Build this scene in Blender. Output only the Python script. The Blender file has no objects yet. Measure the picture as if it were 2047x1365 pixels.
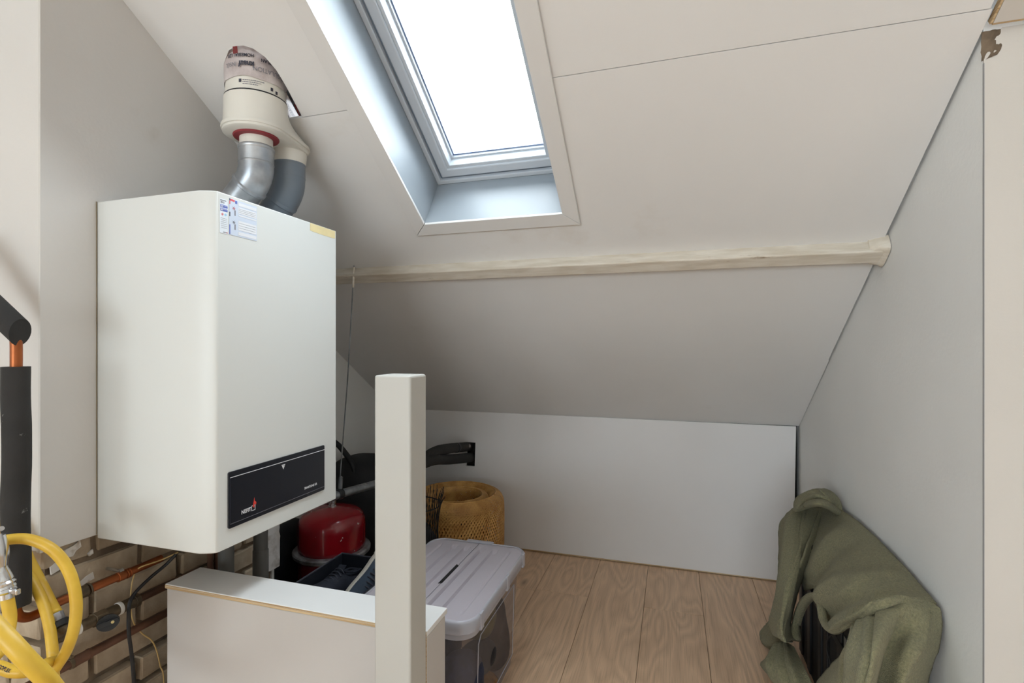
import bpy, bmesh, math, random
from mathutils import Vector, Matrix, noise
from mathutils.geometry import tessellate_polygon

random.seed(7)
C = bpy.context.scene.collection
S = bpy.context.scene

# ------------------------------------------------------------------ camera
CAMH = 1.19
CT, ST = 0.955, 0.297            # heading: the depth axis lies 17.3 degrees right of the optical axis
F = 1029.0                       # focal length in pixels of the 2047 px wide frame
HX, HY = 1023.5, 690.0
cam_d = bpy.data.cameras.new('camera')
cam = bpy.data.objects.new('camera', cam_d)
C.objects.link(cam)
cam.location = (0, 0, CAMH)
cam.rotation_euler = (math.radians(90), 0, math.atan2(ST, CT))
cam_d.sensor_width = 36
cam_d.lens = F / 2047 * 36
cam_d.shift_y = (HY - 682.5) / 2047
cam_d.clip_start = 0.02
S.camera = cam

# ------------------------------------------------------------------ world and light
S.view_settings.view_transform = 'Standard'
S.view_settings.look = 'None'
S.view_settings.exposure = -0.09
S.view_settings.gamma = 1.0
S.view_settings.use_curve_mapping = False
w = bpy.data.worlds.new('overcast_sky')
S.world = w
w.use_nodes = True
nt = w.node_tree
nt.nodes.clear()
wo = nt.nodes.new('ShaderNodeOutputWorld')
bg = nt.nodes.new('ShaderNodeBackground')
tc = nt.nodes.new('ShaderNodeTexCoord')
no = nt.nodes.new('ShaderNodeTexNoise')
rp = nt.nodes.new('ShaderNodeValToRGB')
no.inputs['Scale'].default_value = 2.2
no.inputs['Detail'].default_value = 5
rp.color_ramp.elements[0].position = 0.3
rp.color_ramp.elements[0].color = (0.80, 0.905, 1.0, 1)
rp.color_ramp.elements[1].position = 0.6
rp.color_ramp.elements[1].color = (0.89, 0.95, 1.0, 1)
nt.links.new(tc.outputs['Generated'], no.inputs['Vector'])
nt.links.new(no.outputs['Fac'], rp.inputs['Fac'])
nt.links.new(rp.outputs['Color'], bg.inputs['Color'])
nt.links.new(bg.outputs['Background'], wo.inputs['Surface'])
bg.inputs['Strength'].default_value = 16.5
GABLE = (-3.0, 0.5, 0.60, 1.85)     # glazing added behind the viewer for light: along, along, sill, head
WEST = (-4.6, -2.4, 0.6, 2.2)  # side window added out of view to light the right wall


def area_light(name, loc, rot, sx, sy, portal=True, energy=0, color=(1, 1, 1)):
    d = bpy.data.lights.new(name, 'AREA')
    d.shape = 'RECTANGLE'
    d.size, d.size_y = sx, sy
    d.energy = energy
    d.color = color
    d.cycles.is_portal = portal
    o = bpy.data.objects.new(name, d)
    C.objects.link(o)
    o.location = loc
    o.rotation_euler = rot
    return o


# ------------------------------------------------------------------ helpers
def rgb(r, g, b):
    f = lambda c: (c / 255) / 12.92 if c <= 10 else (((c / 255) + 0.055) / 1.055) ** 2.4
    return (f(r), f(g), f(b), 1)


def P(px, py, X=None, Y=None, Z=None, z=None):
    """pixel of the 2047x1365 frame plus one known world coordinate -> world point"""
    a = (px - HX) / F
    b = (HY - py) / F
    if X is not None:
        z = X / (a * CT - ST)
    elif Y is not None:
        z = Y / (a * ST + CT)
    elif Z is not None:
        z = (Z - CAMH) / b
    return Vector((z * (a * CT - ST), z * (a * ST + CT), CAMH + b * z))


def slot(name):
    m = bpy.data.materials.new(name)
    m.use_nodes = True
    n = m.node_tree.nodes
    return m, n, m.node_tree.links, n['Principled BSDF']


def mat(name, col, rough=0.6, metal=0.0, var=0.0, vscale=4.0, col2=None, bump=0.0, bscale=60.0, spec=0.5,
        sheen=0.0, coat=0.0, stretch=(1, 1, 1), lo=0.35, hi=0.65, detail=4.0):
    m, n, l, b = slot(name)
    b.inputs['Base Color'].default_value = col
    b.inputs['Roughness'].default_value = rough
    b.inputs['Metallic'].default_value = metal
    b.inputs['Specular IOR Level'].default_value = spec
    if sheen:
        b.inputs['Sheen Weight'].default_value = sheen
        b.inputs['Sheen Roughness'].default_value = 0.6
    if coat:
        b.inputs['Coat Weight'].default_value = coat
    t = n.new('ShaderNodeTexCoord')
    mp = n.new('ShaderNodeMapping')
    mp.inputs['Scale'].default_value = stretch
    l.new(t.outputs['Object'], mp.inputs['Vector'])
    if var or col2:
        x = n.new('ShaderNodeTexNoise')
        x.inputs['Scale'].default_value = vscale
        x.inputs['Detail'].default_value = detail
        l.new(mp.outputs['Vector'], x.inputs['Vector'])
        r = n.new('ShaderNodeValToRGB')
        r.color_ramp.elements[0].position = lo
        r.color_ramp.elements[1].position = hi
        c2 = col2 or tuple(c * (1 - var) for c in col[:3]) + (1,)
        r.color_ramp.elements[0].color = c2
        r.color_ramp.elements[1].color = col
        l.new(x.outputs['Fac'], r.inputs['Fac'])
        l.new(r.outputs['Color'], b.inputs['Base Color'])
    if bump:
        x2 = n.new('ShaderNodeTexNoise')
        x2.inputs['Scale'].default_value = bscale
        x2.inputs['Detail'].default_value = 4
        l.new(mp.outputs['Vector'], x2.inputs['Vector'])
        bp = n.new('ShaderNodeBump')
        bp.inputs['Strength'].default_value = bump
        bp.inputs['Distance'].default_value = 0.004
        l.new(x2.outputs['Fac'], bp.inputs['Height'])
        l.new(bp.outputs['Normal'], b.inputs['Normal'])
    return m


def splotch(m, col, scale, lo, hi, rough=None, seed=0.0, stretch=(1, 1, 1)):
    """stains, paint splashes and wear on top of a material made by mat()"""
    n, l = m.node_tree.nodes, m.node_tree.links
    b = n['Principled BSDF']
    t = n.new('ShaderNodeTexCoord')
    mp = n.new('ShaderNodeMapping')
    mp.inputs['Location'].default_value = (seed, seed * 1.7, seed * 0.6)
    mp.inputs['Scale'].default_value = stretch
    l.new(t.outputs['Object'], mp.inputs['Vector'])
    x = n.new('ShaderNodeTexNoise')
    x.inputs['Scale'].default_value = scale
    x.inputs['Detail'].default_value = 6
    x.inputs['Roughness'].default_value = 0.6
    l.new(mp.outputs['Vector'], x.inputs['Vector'])
    r = n.new('ShaderNodeMapRange')
    r.inputs['From Min'].default_value = lo
    r.inputs['From Max'].default_value = hi
    l.new(x.outputs['Fac'], r.inputs['Value'])
    mx = n.new('ShaderNodeMix')
    mx.data_type = 'RGBA'
    mx.inputs['B'].default_value = col
    old = b.inputs['Base Color'].links
    if old:
        l.new(old[0].from_socket, mx.inputs['A'])
    else:
        mx.inputs['A'].default_value = b.inputs['Base Color'].default_value
    l.new(r.outputs['Result'], mx.inputs['Factor'])
    l.new(mx.outputs['Result'], b.inputs['Base Color'])
    return m


def tag(o, label=None, cat=None, group=None, kind=None):
    if label:
        o['label'] = label
    if cat:
        o['category'] = cat
    if group:
        o['group'] = group
    if kind:
        o['kind'] = kind
    return o


def adopt(o, parent):
    if parent is not None:
        o.parent = parent
        o.matrix_parent_inverse = Matrix.Translation(-parent_world(parent))


def parent_world(o):
    v = Vector(o.location)
    if o.parent is not None:
        v = v + parent_world(o.parent) + o.matrix_parent_inverse.translation
    return v


def thing(name, loc, label=None, cat=None, group=None, kind=None):
    o = bpy.data.objects.new(name, None)
    o.empty_display_size = 0.05
    C.objects.link(o)
    o.location = loc
    return tag(o, label, cat, group, kind)


def obj(name, me, m=None, parent=None, smooth=False, bevel=0.0, seg=2, loc=None, angle=35):
    if m is not None:
        ms = m if isinstance(m, (list, tuple)) else [m]
        if not me.materials:
            for x in ms:
                me.materials.append(x)
    if smooth:
        for p in me.polygons:
            p.use_smooth = True
        if smooth != 'all':
            me.set_sharp_from_angle(angle=math.radians(angle))
    o = bpy.data.objects.new(name, me)
    C.objects.link(o)
    if loc is not None:
        o.location = loc
    adopt(o, parent)
    if bevel:
        b = o.modifiers.new('bevel', 'BEVEL')
        b.width = bevel
        b.segments = seg
        b.limit_method = 'ANGLE'
        b.harden_normals = False
    return o


class MB:
    """collects shapes for one mesh"""

    def __init__(s):
        s.v, s.f, s.mi = [], [], []
        s.m = 0

    def add(s, vs, fs):
        k = len(s.v)
        s.v += [Vector(x) for x in vs]
        for f in fs:
            s.f.append([i + k for i in f])
            s.mi.append(s.m)
        return s

    def box(s, x0, x1, y0, y1, z0, z1):
        return s.add([(x0, y0, z0), (x1, y0, z0), (x1, y1, z0), (x0, y1, z0), (x0, y0, z1), (x1, y0, z1), (x1, y1, z1), (x0, y1, z1)],
                     [(0, 3, 2, 1), (4, 5, 6, 7), (0, 1, 5, 4), (1, 2, 6, 5), (2, 3, 7, 6), (3, 0, 4, 7)])

    def loft(s, rings, closed=True, cap0=True, cap1=True):
        n = len(rings[0])
        vs = [p for r in rings for p in r]
        fs = []
        for i in range(len(rings) - 1):
            for j in range(n if closed else n - 1):
                k = (j + 1) % n
                fs.append((i * n + j, i * n + k, (i + 1) * n + k, (i + 1) * n + j))
        if cap0:
            fs.append(tuple(range(n - 1, -1, -1)))
        if cap1:
            fs.append(tuple((len(rings) - 1) * n + j for j in range(n)))
        return s.add(vs, fs)

    def tube(s, path, r, n=12, cap=True):
        path = [Vector(p) for p in path]
        rs = r if isinstance(r, (list, tuple)) else [r] * len(path)
        rings = []
        t0 = (path[1] - path[0]).normalized()
        up = Vector((0, 0, 1)) if abs(t0.z) < 0.9 else Vector((1, 0, 0))
        nrm = (up - t0 * up.dot(t0)).normalized()
        for i, p in enumerate(path):
            if i == 0:
                t = t0
            elif i == len(path) - 1:
                t = (path[i] - path[i - 1]).normalized()
            else:
                a, b = path[i] - path[i - 1], path[i + 1] - path[i]
                a = a.normalized() if a.length > 1e-9 else t
                b = b.normalized() if b.length > 1e-9 else t
                t = (a + b).normalized()
            nrm = (nrm - t * nrm.dot(t)).normalized()
            bi = t.cross(nrm)
            rings.append([p + (nrm * math.cos(2 * math.pi * k / n) + bi * math.sin(2 * math.pi * k / n)) * rs[i] for k in range(n)])
        return s.loft(rings, True, cap, cap)

    def lathe(s, c, prof, n=32, cap0=True, cap1=True):
        """prof: (radius, z) pairs about a vertical axis through c"""
        rings = [[(c[0] + r * math.cos(2 * math.pi * k / n), c[1] + r * math.sin(2 * math.pi * k / n), c[2] + z) for k in range(n)] for r, z in prof]
        return s.loft(rings, True, cap0, cap1)

    def plate(s, loops, fn, d0, d1):
        """flat board with holes: 2D loops, fn(u, v, d) -> point, d0 room side, d1 far side"""
        tris = tessellate_polygon([[Vector((u, v, 0)) for u, v in lp] for lp in loops])
        flat = [p for lp in loops for p in lp]
        k = len(flat)
        vs = [fn(u, v, d0) for u, v in flat] + [fn(u, v, d1) for u, v in flat]
        fs = []
        for t in tris:
            fs.append(tuple(t))
            fs.append(tuple(i + k for i in reversed(t)))
        o = 0
        for lp in loops:
            m = len(lp)
            for i in range(m):
                j = (i + 1) % m
                fs.append((o + i, o + j, o + j + k, o + i + k))
            o += m
        return s.add(vs, fs)

    def mesh(s, name, fix=True):
        me = bpy.data.meshes.new(name)
        me.from_pydata(s.v, [], s.f)
        for p, i in zip(me.polygons, s.mi):
            p.material_index = i
        if fix:
            b = bmesh.new()
            b.from_mesh(me)
            bmesh.ops.recalc_face_normals(b, faces=b.faces)
            b.to_mesh(me)
            b.free()
        me.update()
        return me

    def build(s, name, m, parent=None, **k):
        return obj(name, s.mesh(name), m, parent, **k)


def box(name, m, x0, x1, y0, y1, z0, z1, parent=None, **k):
    return MB().box(x0, x1, y0, y1, z0, z1).build(name, m, parent, **k)


def catmull(pts, n):
    pts = [Vector(p) for p in pts]
    out = []
    k = len(pts) - 1
    for i in range(n + 1):
        t = i / n * k
        a = min(int(t), k - 1)
        u = t - a
        p0 = pts[a - 1] if a > 0 else pts[a] * 2 - pts[a + 1]
        p1, p2 = pts[a], pts[a + 1]
        p3 = pts[a + 2] if a + 2 <= k else pts[a + 1] * 2 - pts[a]
        out.append(0.5 * ((2 * p1) + (p2 - p0) * u + (2 * p0 - 5 * p1 + 4 * p2 - p3) * u * u + (3 * p1 - p0 - 3 * p2 + p3) * u ** 3))
    return out


def patch(net, nu, nv):
    """control net (rows of points) -> dense grid of points"""
    rows = [catmull(r, nu) for r in net]
    cols = [catmull([r[i] for r in rows], nv) for i in range(nu + 1)]
    return [[cols[i][j] for i in range(nu + 1)] for j in range(nv + 1)]


def grid_add(mb, g):
    n = len(g[0])
    vs = [p for r in g for p in r]
    fs = [(j * n + i, j * n + i + 1, (j + 1) * n + i + 1, (j + 1) * n + i) for j in range(len(g) - 1) for i in range(n - 1)]
    mb.add(vs, fs)


def text_obj(name, body, size, fn, m, parent, align='CENTER', bold=0.0, sx=1.0):
    """flat lettering: fn(u, v) maps the text plane to the surface it is printed on"""
    cu = bpy.data.curves.new('lettering', 'FONT')
    cu.body = body
    cu.size = size
    cu.align_x = align
    cu.align_y = 'CENTER'
    cu.offset = bold
    cu.resolution_u = 3
    to = bpy.data.objects.new('lettering', cu)
    C.objects.link(to)
    bpy.context.view_layer.update()
    me = bpy.data.meshes.new_from_object(to.evaluated_get(bpy.context.evaluated_depsgraph_get()))
    bpy.data.objects.remove(to)
    for v in me.vertices:
        v.co = fn(v.co.x * sx, v.co.y)
    me.materials.clear()
    me.name = name
    return obj(name, me, m, parent)


def circle(c, r, n, ax='z'):
    return [(c[0] + r * math.cos(2 * math.pi * i / n), c[1] + r * math.sin(2 * math.pi * i / n)) for i in range(n)]


def rrect(x0, x1, y0, y1, r, n=6):
    out = []
    for cx, cy, a in ((x1 - r, y1 - r, 0), (x0 + r, y1 - r, 90), (x0 + r, y0 + r, 180), (x1 - r, y0 + r, 270)):
        for i in range(n + 1):
            t = math.radians(a + 90 * i / n)
            out.append((cx + r * math.cos(t), cy + r * math.sin(t)))
    return out


# ------------------------------------------------------------------ materials
M = {}
M['plaster'] = splotch(mat('painted_board', rgb(231, 229, 227), 0.62, var=0.04, vscale=1.6, bump=0.06, bscale=140), rgb(212, 204, 194), 2.3, 0.62, 0.86, seed=3)
M['wall'] = splotch(mat('painted_plaster', rgb(236, 235, 232), 0.6, var=0.05, vscale=2.0, bump=0.12, bscale=90), rgb(206, 198, 184), 3.1, 0.69, 0.9, seed=9)
M['chimwall'] = splotch(mat('chimney_board_paint', rgb(214, 209, 204), 0.62, var=0.04, vscale=2.0, bump=0.08, bscale=120), rgb(186, 174, 158), 2.6, 0.70, 0.92, seed=21)
M['warmwall'] = mat('warm_plaster', rgb(206, 199, 191), 0.62, var=0.04, vscale=3.0, bump=0.1, bscale=80)
M['knee'] = mat('white_hardboard', rgb(226, 222, 220), 0.5, var=0.03, vscale=2.5)
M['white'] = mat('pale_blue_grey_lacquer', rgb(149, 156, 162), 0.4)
M['sash_white'] = mat('sash_lacquer', rgb(198, 204, 211), 0.38)
M['casing_white'] = mat('white_trim_paint', rgb(224, 222, 220), 0.45)
M['cap'] = mat('white_melamine', rgb(228, 227, 226), 0.35, var=0.03, vscale=6)
M['ply'] = mat('plywood_edge', rgb(210, 186, 148), 0.7, col2=rgb(168, 134, 92), vscale=3, stretch=(1, 1, 120))
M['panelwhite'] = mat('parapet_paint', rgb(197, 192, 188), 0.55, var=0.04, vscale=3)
M['dark'] = mat('dark_void', rgb(34, 30, 28), 0.95)
M['boiler'] = mat('boiler_enamel', rgb(219, 220, 217), 0.42, var=0.015, vscale=2)
M['gloss_black'] = splotch(mat('black_panel', rgb(26, 28, 36), 0.28), rgb(70, 72, 80), 40, 0.68, 0.8, seed=2)
M['black'] = mat('black_plastic', rgb(22, 23, 26), 0.5)
M['black_rubber'] = splotch(mat('black_foam', rgb(46, 44, 43), 0.85, var=0.25, vscale=12, bump=0.2, bscale=160), rgb(176, 172, 168), 16, 0.655, 0.70, seed=4)
M['copper'] = mat('copper', rgb(178, 104, 62), 0.42, metal=0.85, col2=rgb(120, 66, 40), vscale=9)
M['oldcopper'] = mat('tarnished_copper', rgb(112, 78, 60), 0.55, metal=0.45, col2=rgb(80, 56, 44), vscale=14)
M['brass'] = mat('tarnished_brass', rgb(120, 104, 82), 0.5, metal=0.6, col2=rgb(80, 70, 56), vscale=30)
M['steel'] = splotch(mat('galvanised_steel', rgb(152, 156, 160), 0.42, metal=0.7, col2=rgb(110, 114, 118), vscale=20), rgb(205, 203, 198), 14, 0.6, 0.7, seed=8)
M['chrome'] = mat('chrome', rgb(205, 206, 208), 0.18, metal=0.95)
M['alu'] = mat('aluminium', rgb(190, 193, 197), 0.34, metal=0.75, col2=rgb(146, 150, 156), vscale=14, lo=0.3, hi=0.6)
M['pvc'] = mat('grey_pvc', rgb(118, 127, 138), 0.34, var=0.06, vscale=8)
M['drain'] = mat('dark_grey_pvc', rgb(92, 91, 88), 0.5, var=0.12, vscale=10)
M['cream'] = mat('cream_plastic', rgb(226, 221, 211), 0.32, var=0.02, vscale=6)
M['red_rubber'] = mat('red_rubber', rgb(140, 44, 52), 0.55)
M['foil'] = mat('vapour_foil', rgb(214, 203, 200), 0.4, col2=rgb(184, 170, 168), vscale=16, bump=0.8, bscale=35)
M['greyfoil'] = mat('grey_membrane', rgb(150, 144, 143), 0.5, col2=rgb(108, 104, 104), vscale=18, bump=0.5, bscale=30)
M['redtape'] = mat('red_tape', rgb(160, 52, 56), 0.5)
M['ink'] = mat('dark_ink', rgb(48, 48, 62), 0.6)
M['greyink'] = mat('grey_ink', rgb(124, 122, 130), 0.6)
M['redpaint'] = splotch(mat('red_enamel', rgb(166, 14, 30), 0.25, coat=0.4, col2=rgb(120, 10, 22), vscale=5), rgb(225, 205, 200), 24, 0.685, 0.70, seed=5)
M['zinc'] = mat('zinc_ring', rgb(176, 176, 180), 0.4, metal=0.5, col2=rgb(120, 116, 116), vscale=18)
M['brick'] = splotch(mat('grey_brick', rgb(190, 173, 150), 0.9, col2=rgb(146, 128, 107), vscale=16, bump=0.5, bscale=60, lo=0.25, hi=0.7), rgb(206, 201, 194), 7.0, 0.66, 0.70, seed=1)
M['mortar'] = mat('old_mortar', rgb(134, 115, 95), 0.95, col2=rgb(92, 78, 64), vscale=18, bump=0.9, bscale=50)
M['roughplaster'] = mat('rough_plaster', rgb(208, 203, 200), 0.9, col2=rgb(150, 138, 128), vscale=22, bump=1.0, bscale=40, lo=0.3, hi=0.5)
M['roughwhite'] = mat('smeared_white_paint', rgb(214, 209, 203), 0.9, col2=rgb(168, 154, 138), vscale=60, lo=0.3, hi=0.5)
M['hose'] = splotch(mat('yellow_hose', rgb(226, 186, 66), 0.42, col2=rgb(204, 160, 44), vscale=14), rgb(214, 200, 160), 11, 0.63, 0.72, seed=6)
M['beige'] = mat('beige_cable', rgb(198, 166, 110), 0.5)
M['teflon'] = mat('white_sealing_tape', rgb(222, 220, 216), 0.6)
M['beam'] = splotch(mat('painted_beam', rgb(224, 216, 203), 0.6, col2=rgb(206, 195, 178), vscale=9, bump=0.25, bscale=40, stretch=(1, 6, 6)), rgb(150, 128, 104), 7, 0.66, 0.74, seed=11, stretch=(1, 4, 4))
M['post'] = splotch(mat('post_paint', rgb(192, 190, 184), 0.42, var=0.02, vscale=4), rgb(186, 172, 152), 5, 0.64, 0.8, seed=12, stretch=(3, 3, 0.4))
M['bin_lid'] = mat('bin_lid_plastic', rgb(190, 183, 191), 0.38, var=0.03, vscale=5)
M['navy'] = mat('navy_fabric', rgb(44, 48, 62), 0.8, var=0.3, vscale=20, bump=0.3, bscale=200)
M['navy_suede'] = mat('slate_suede', rgb(66, 80, 98), 0.8, var=0.2, vscale=20)
M['lace'] = mat('shoe_lace', rgb(58, 60, 72), 0.8)
M['offwhite'] = mat('shoe_foam', rgb(214, 208, 196), 0.6)
M['charcoal'] = mat('charcoal_plastic', rgb(40, 43, 52), 0.45, var=0.15, vscale=10)
M['bamboo'] = mat('bamboo_strip', rgb(222, 172, 102), 0.5, col2=rgb(186, 134, 70), vscale=20)
M['bag'] = mat('black_canvas', rgb(27, 28, 32), 0.7, bump=0.3, bscale=250)
M['fleece'] = mat('olive_fleece', rgb(146, 140, 106), 0.95, col2=rgb(116, 112, 83), vscale=190, bump=1.0, bscale=420, sheen=0.12, lo=0.3, hi=0.7, detail=6.0)
M['tape'] = mat('masking_tape', rgb(232, 213, 160), 0.6, var=0.06, vscale=40)
M['paper'] = mat('label_paper', rgb(224, 228, 234), 0.45)
M['paper2'] = mat('form_paper', rgb(203, 211, 226), 0.45)
M['labelblue'] = mat('label_blue', rgb(92, 108, 186), 0.5)
M['labelred'] = mat('label_red', rgb(214, 90, 100), 0.5)
M['labelsky'] = mat('label_light_blue', rgb(130, 196, 228), 0.5)
M['printwhite'] = mat('white_print', rgb(226, 226, 230), 0.5)
M['printred'] = mat('red_print', rgb(220, 66, 56), 0.5)


def make_wood():
    m, n, l, b = slot('oak_laminate')
    t = n.new('ShaderNodeTexCoord')
    oi = n.new('ShaderNodeObjectInfo')
    add = n.new('ShaderNodeVectorMath')
    add.operation = 'MULTIPLY_ADD'
    comb = n.new('ShaderNodeCombineXYZ')
    for k in range(3):
        l.new(oi.outputs['Random'], comb.inputs[k])
    add.inputs[1].default_value = (9.0, 31.0, 5.0)
    l.new(comb.outputs['Vector'], add.inputs[0])
    l.new(t.outputs['Object'], add.inputs[2])
    mp = n.new('ShaderNodeMapping')
    mp.inputs['Scale'].default_value = (1, 0.16, 1)
    l.new(add.outputs['Vector'], mp.inputs['Vector'])
    # flowing growth rings
    ns = n.new('ShaderNodeTexNoise')
    ns.inputs['Scale'].default_value = 5.0
    ns.inputs['Detail'].default_value = 2.0
    l.new(mp.outputs['Vector'], ns.inputs['Vector'])
    ml = n.new('ShaderNodeMath')
    ml.operation = 'MULTIPLY'
    ml.inputs[1].default_value = 26
    ringsrc = ns
    l.new(ns.outputs['Fac'], ml.inputs[0])
    fr = n.new('ShaderNodeMath')
    fr.operation = 'PINGPONG'
    fr.inputs[1].default_value = 1
    l.new(ml.outputs[0], fr.inputs[0])
    # fine pores along the board
    mp2 = n.new('ShaderNodeMapping')
    mp2.inputs['Scale'].default_value = (1, 0.025, 1)
    l.new(add.outputs['Vector'], mp2.inputs['Vector'])
    n2 = n.new('ShaderNodeTexNoise')
    n2.inputs['Scale'].default_value = 230
    n2.inputs['Detail'].default_value = 4
    l.new(mp2.outputs['Vector'], n2.inputs['Vector'])
    # broad tone
    n3 = n.new('ShaderNodeTexNoise')
    n3.inputs['Scale'].default_value = 7
    l.new(mp.outputs['Vector'], n3.inputs['Vector'])
    # knots
    mp4 = n.new('ShaderNodeMapping')
    mp4.inputs['Scale'].default_value = (1, 0.42, 0.0)
    l.new(add.outputs['Vector'], mp4.inputs['Vector'])
    vo = n.new('ShaderNodeTexVoronoi')
    vo.inputs['Scale'].default_value = 3.3
    l.new(mp4.outputs['Vector'], vo.inputs['Vector'])
    kr = n.new('ShaderNodeMapRange')
    kr.inputs['From Min'].default_value = 0.0
    kr.inputs['From Max'].default_value = 0.075
    kr.inputs['To Min'].default_value = 1
    kr.inputs['To Max'].default_value = 0
    l.new(vo.outputs['Distance'], kr.inputs['Value'])

    # growth rings bend round the knots
    wr_ = n.new('ShaderNodeMapRange')
    wr_.interpolation_type = 'SMOOTHSTEP'
    wr_.inputs['From Min'].default_value = 0.0
    wr_.inputs['From Max'].default_value = 0.42
    wr_.inputs['To Min'].default_value = 0.17
    wr_.inputs['To Max'].default_value = 0.0
    l.new(vo.outputs['Distance'], wr_.inputs['Value'])
    ad2 = n.new('ShaderNodeMath')
    ad2.operation = 'ADD'
    l.new(ns.outputs['Fac'], ad2.inputs[0])
    l.new(wr_.outputs['Result'], ad2.inputs[1])
    l.new(ad2.outputs[0], ml.inputs[0])
    ml.inputs[1].default_value = 34

    def mix(a, bcol, fac, amt):
        x = n.new('ShaderNodeMix')
        x.data_type = 'RGBA'
        mm = n.new('ShaderNodeMath')
        mm.operation = 'MULTIPLY'
        mm.inputs[1].default_value = amt
        l.new(fac, mm.inputs[0])
        l.new(mm.outputs[0], x.inputs['Factor'])
        if isinstance(a, tuple):
            x.inputs['A'].default_value = a
        else:
            l.new(a, x.inputs['A'])
        x.inputs['B'].default_value = bcol
        return x.outputs['Result']
    c = mix(rgb(238, 204, 170), rgb(216, 180, 145), n3.outputs['Fac'], 0.9)
    c = mix(c, rgb(140, 104, 76), fr.outputs[0], 0.27)
    r2 = n.new('ShaderNodeMapRange')
    r2.inputs['From Min'].default_value = 0.5
    r2.inputs['From Max'].default_value = 0.75
    l.new(n2.outputs['Fac'], r2.inputs['Value'])
    c = mix(c, rgb(128, 96, 70), r2.outputs['Result'], 0.36)
    c = mix(c, rgb(84, 62, 48), kr.outputs['Result'], 0.7)
    l.new(c, b.inputs['Base Color'])
    b.inputs['Roughness'].default_value = 0.42
    return m


M['wood'] = make_wood()


def make_glass():
    m, n, l, b = slot('window_glass')
    n.remove(b)
    out = n['Material Output']
    tr = n.new('ShaderNodeBsdfTransparent')
    tr.inputs['Color'].default_value = (0.95, 0.97, 0.97, 1)
    gl = n.new('ShaderNodeBsdfGlossy')
    gl.inputs['Roughness'].default_value = 0.02
    mx = n.new('ShaderNodeMixShader')
    fr = n.new('ShaderNodeFresnel')
    fr.inputs['IOR'].default_value = 1.25
    l.new(fr.outputs[0], mx.inputs[0])
    l.new(tr.outputs[0], mx.inputs[1])
    l.new(gl.outputs[0], mx.inputs[2])
    l.new(mx.outputs[0], out.inputs['Surface'])
    return m


def make_clear(name, tint, milk, alpha):
    m, n, l, b = slot(name)
    out = n['Material Output']
    b.inputs['Base Color'].default_value = milk
    b.inputs['Roughness'].default_value = 0.2
    tr = n.new('ShaderNodeBsdfTransparent')
    tr.inputs['Color'].default_value = tint
    mx = n.new('ShaderNodeMixShader')
    mx.inputs[0].default_value = alpha
    l.new(tr.outputs[0], mx.inputs[1])
    l.new(b.outputs[0], mx.inputs[2])
    l.new(mx.outputs[0], out.inputs['Surface'])
    return m


M['glass'] = make_glass()
M['clear'] = make_clear('clear_bin_plastic', (0.9, 0.9, 0.93, 1), rgb(176, 170, 176), 0.22)
M['milky'] = make_clear('milky_rim_plastic', (0.9, 0.9, 0.94, 1), rgb(214, 214, 224), 0.6)

# ------------------------------------------------------------------ room shell
XL, XR = -1.683, 0.607           # recess wall and right wall
YK = 2.87                        # knee wall
YC = 1.29                        # near edge of the right wall
XC, YC0, YC1 = -1.306, 0.759, 1.46    # chimney: room-side face, near face, far end
TA = 0.649
AL = math.atan(TA)
SA, CA = math.sin(AL), math.cos(AL)
YRIDGE = -0.45
YBACK = -5.5
XROOM = 2.3
XWEST = -3.2                     # attic widened out of view so the added windows reach the right wall
YW = 0.70


def hz(Y):
    return CAMH + 0.859 - TA * (Y - 0.936)


def slope(X, Y, d=0.0):
    """point on the sloping ceiling, d metres out along its normal"""
    return Vector((X, Y + d * SA, hz(Y) + d * CA))


def on_slope(px, py, d=0.0):
    a, b = (px - HX) / F, (HY - py) / F
    # Y*CA.. plane: z(X,Y) with offset d
    k = 0.859 + 0.936 * TA + d / CA
    z = k / (b + TA * (a * ST + CT))
    return z * (a * CT - ST), z * (a * ST + CT) - d * SA


# floor
fl = box('floor', M['dark'], XWEST, XROOM, YBACK, YK + 0.15, -0.12, -0.0085)
tag(fl, 'pale oak laminate floor of wide planks', kind='structure')
rows = []
x = -1.659 - 0.256 * 6
while x < XROOM:
    rows.append(x)
    x += 0.256
joints = {-0.379: [2.434, 1.05, -0.33, -1.71], -0.123: [1.62, 0.24, -1.14], 0.133: [2.413, 1.03, -0.35, -1.73], 0.389: [1.55, 0.17, -1.2]}
pm = {}
for x1 in rows:
    x0 = x1 - 0.256
    js = None
    for k, v in joints.items():
        if abs(k - x1) < 0.02:
            js = v
    if js is None:
        r = random.random()
        js = [2.5 - r * 1.2 - 1.38 * i for i in range(7)]
    while js[-1] - 1.38 > YBACK + 0.1:
        js = js + [js[-1] - 1.38]
    ytop = YK + 0.1 if x1 > XL + 0.02 else YW
    ys = [ytop] + [j for j in js if YBACK + 0.1 < j < ytop - 0.05] + [YBACK]
    a0, a1 = max(x0, XWEST) + 0.0007, min(x1, XROOM) - 0.0007
    if a1 - a0 < 0.01:
        continue
    for i in range(len(ys) - 1):
        y1, y0 = ys[i], ys[i + 1]
        key = (round(a1 - a0, 3), round(y1 - y0, 3))
        if key not in pm:
            L = y1 - y0
            pm[key] = MB().box(0, a1 - a0, 0.0006, L - 0.0006, -0.008, 0).mesh('plank')
        obj('plank', pm[key], M['wood'], fl, loc=(a0, y0, 0), bevel=0.0012, seg=1)

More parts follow.
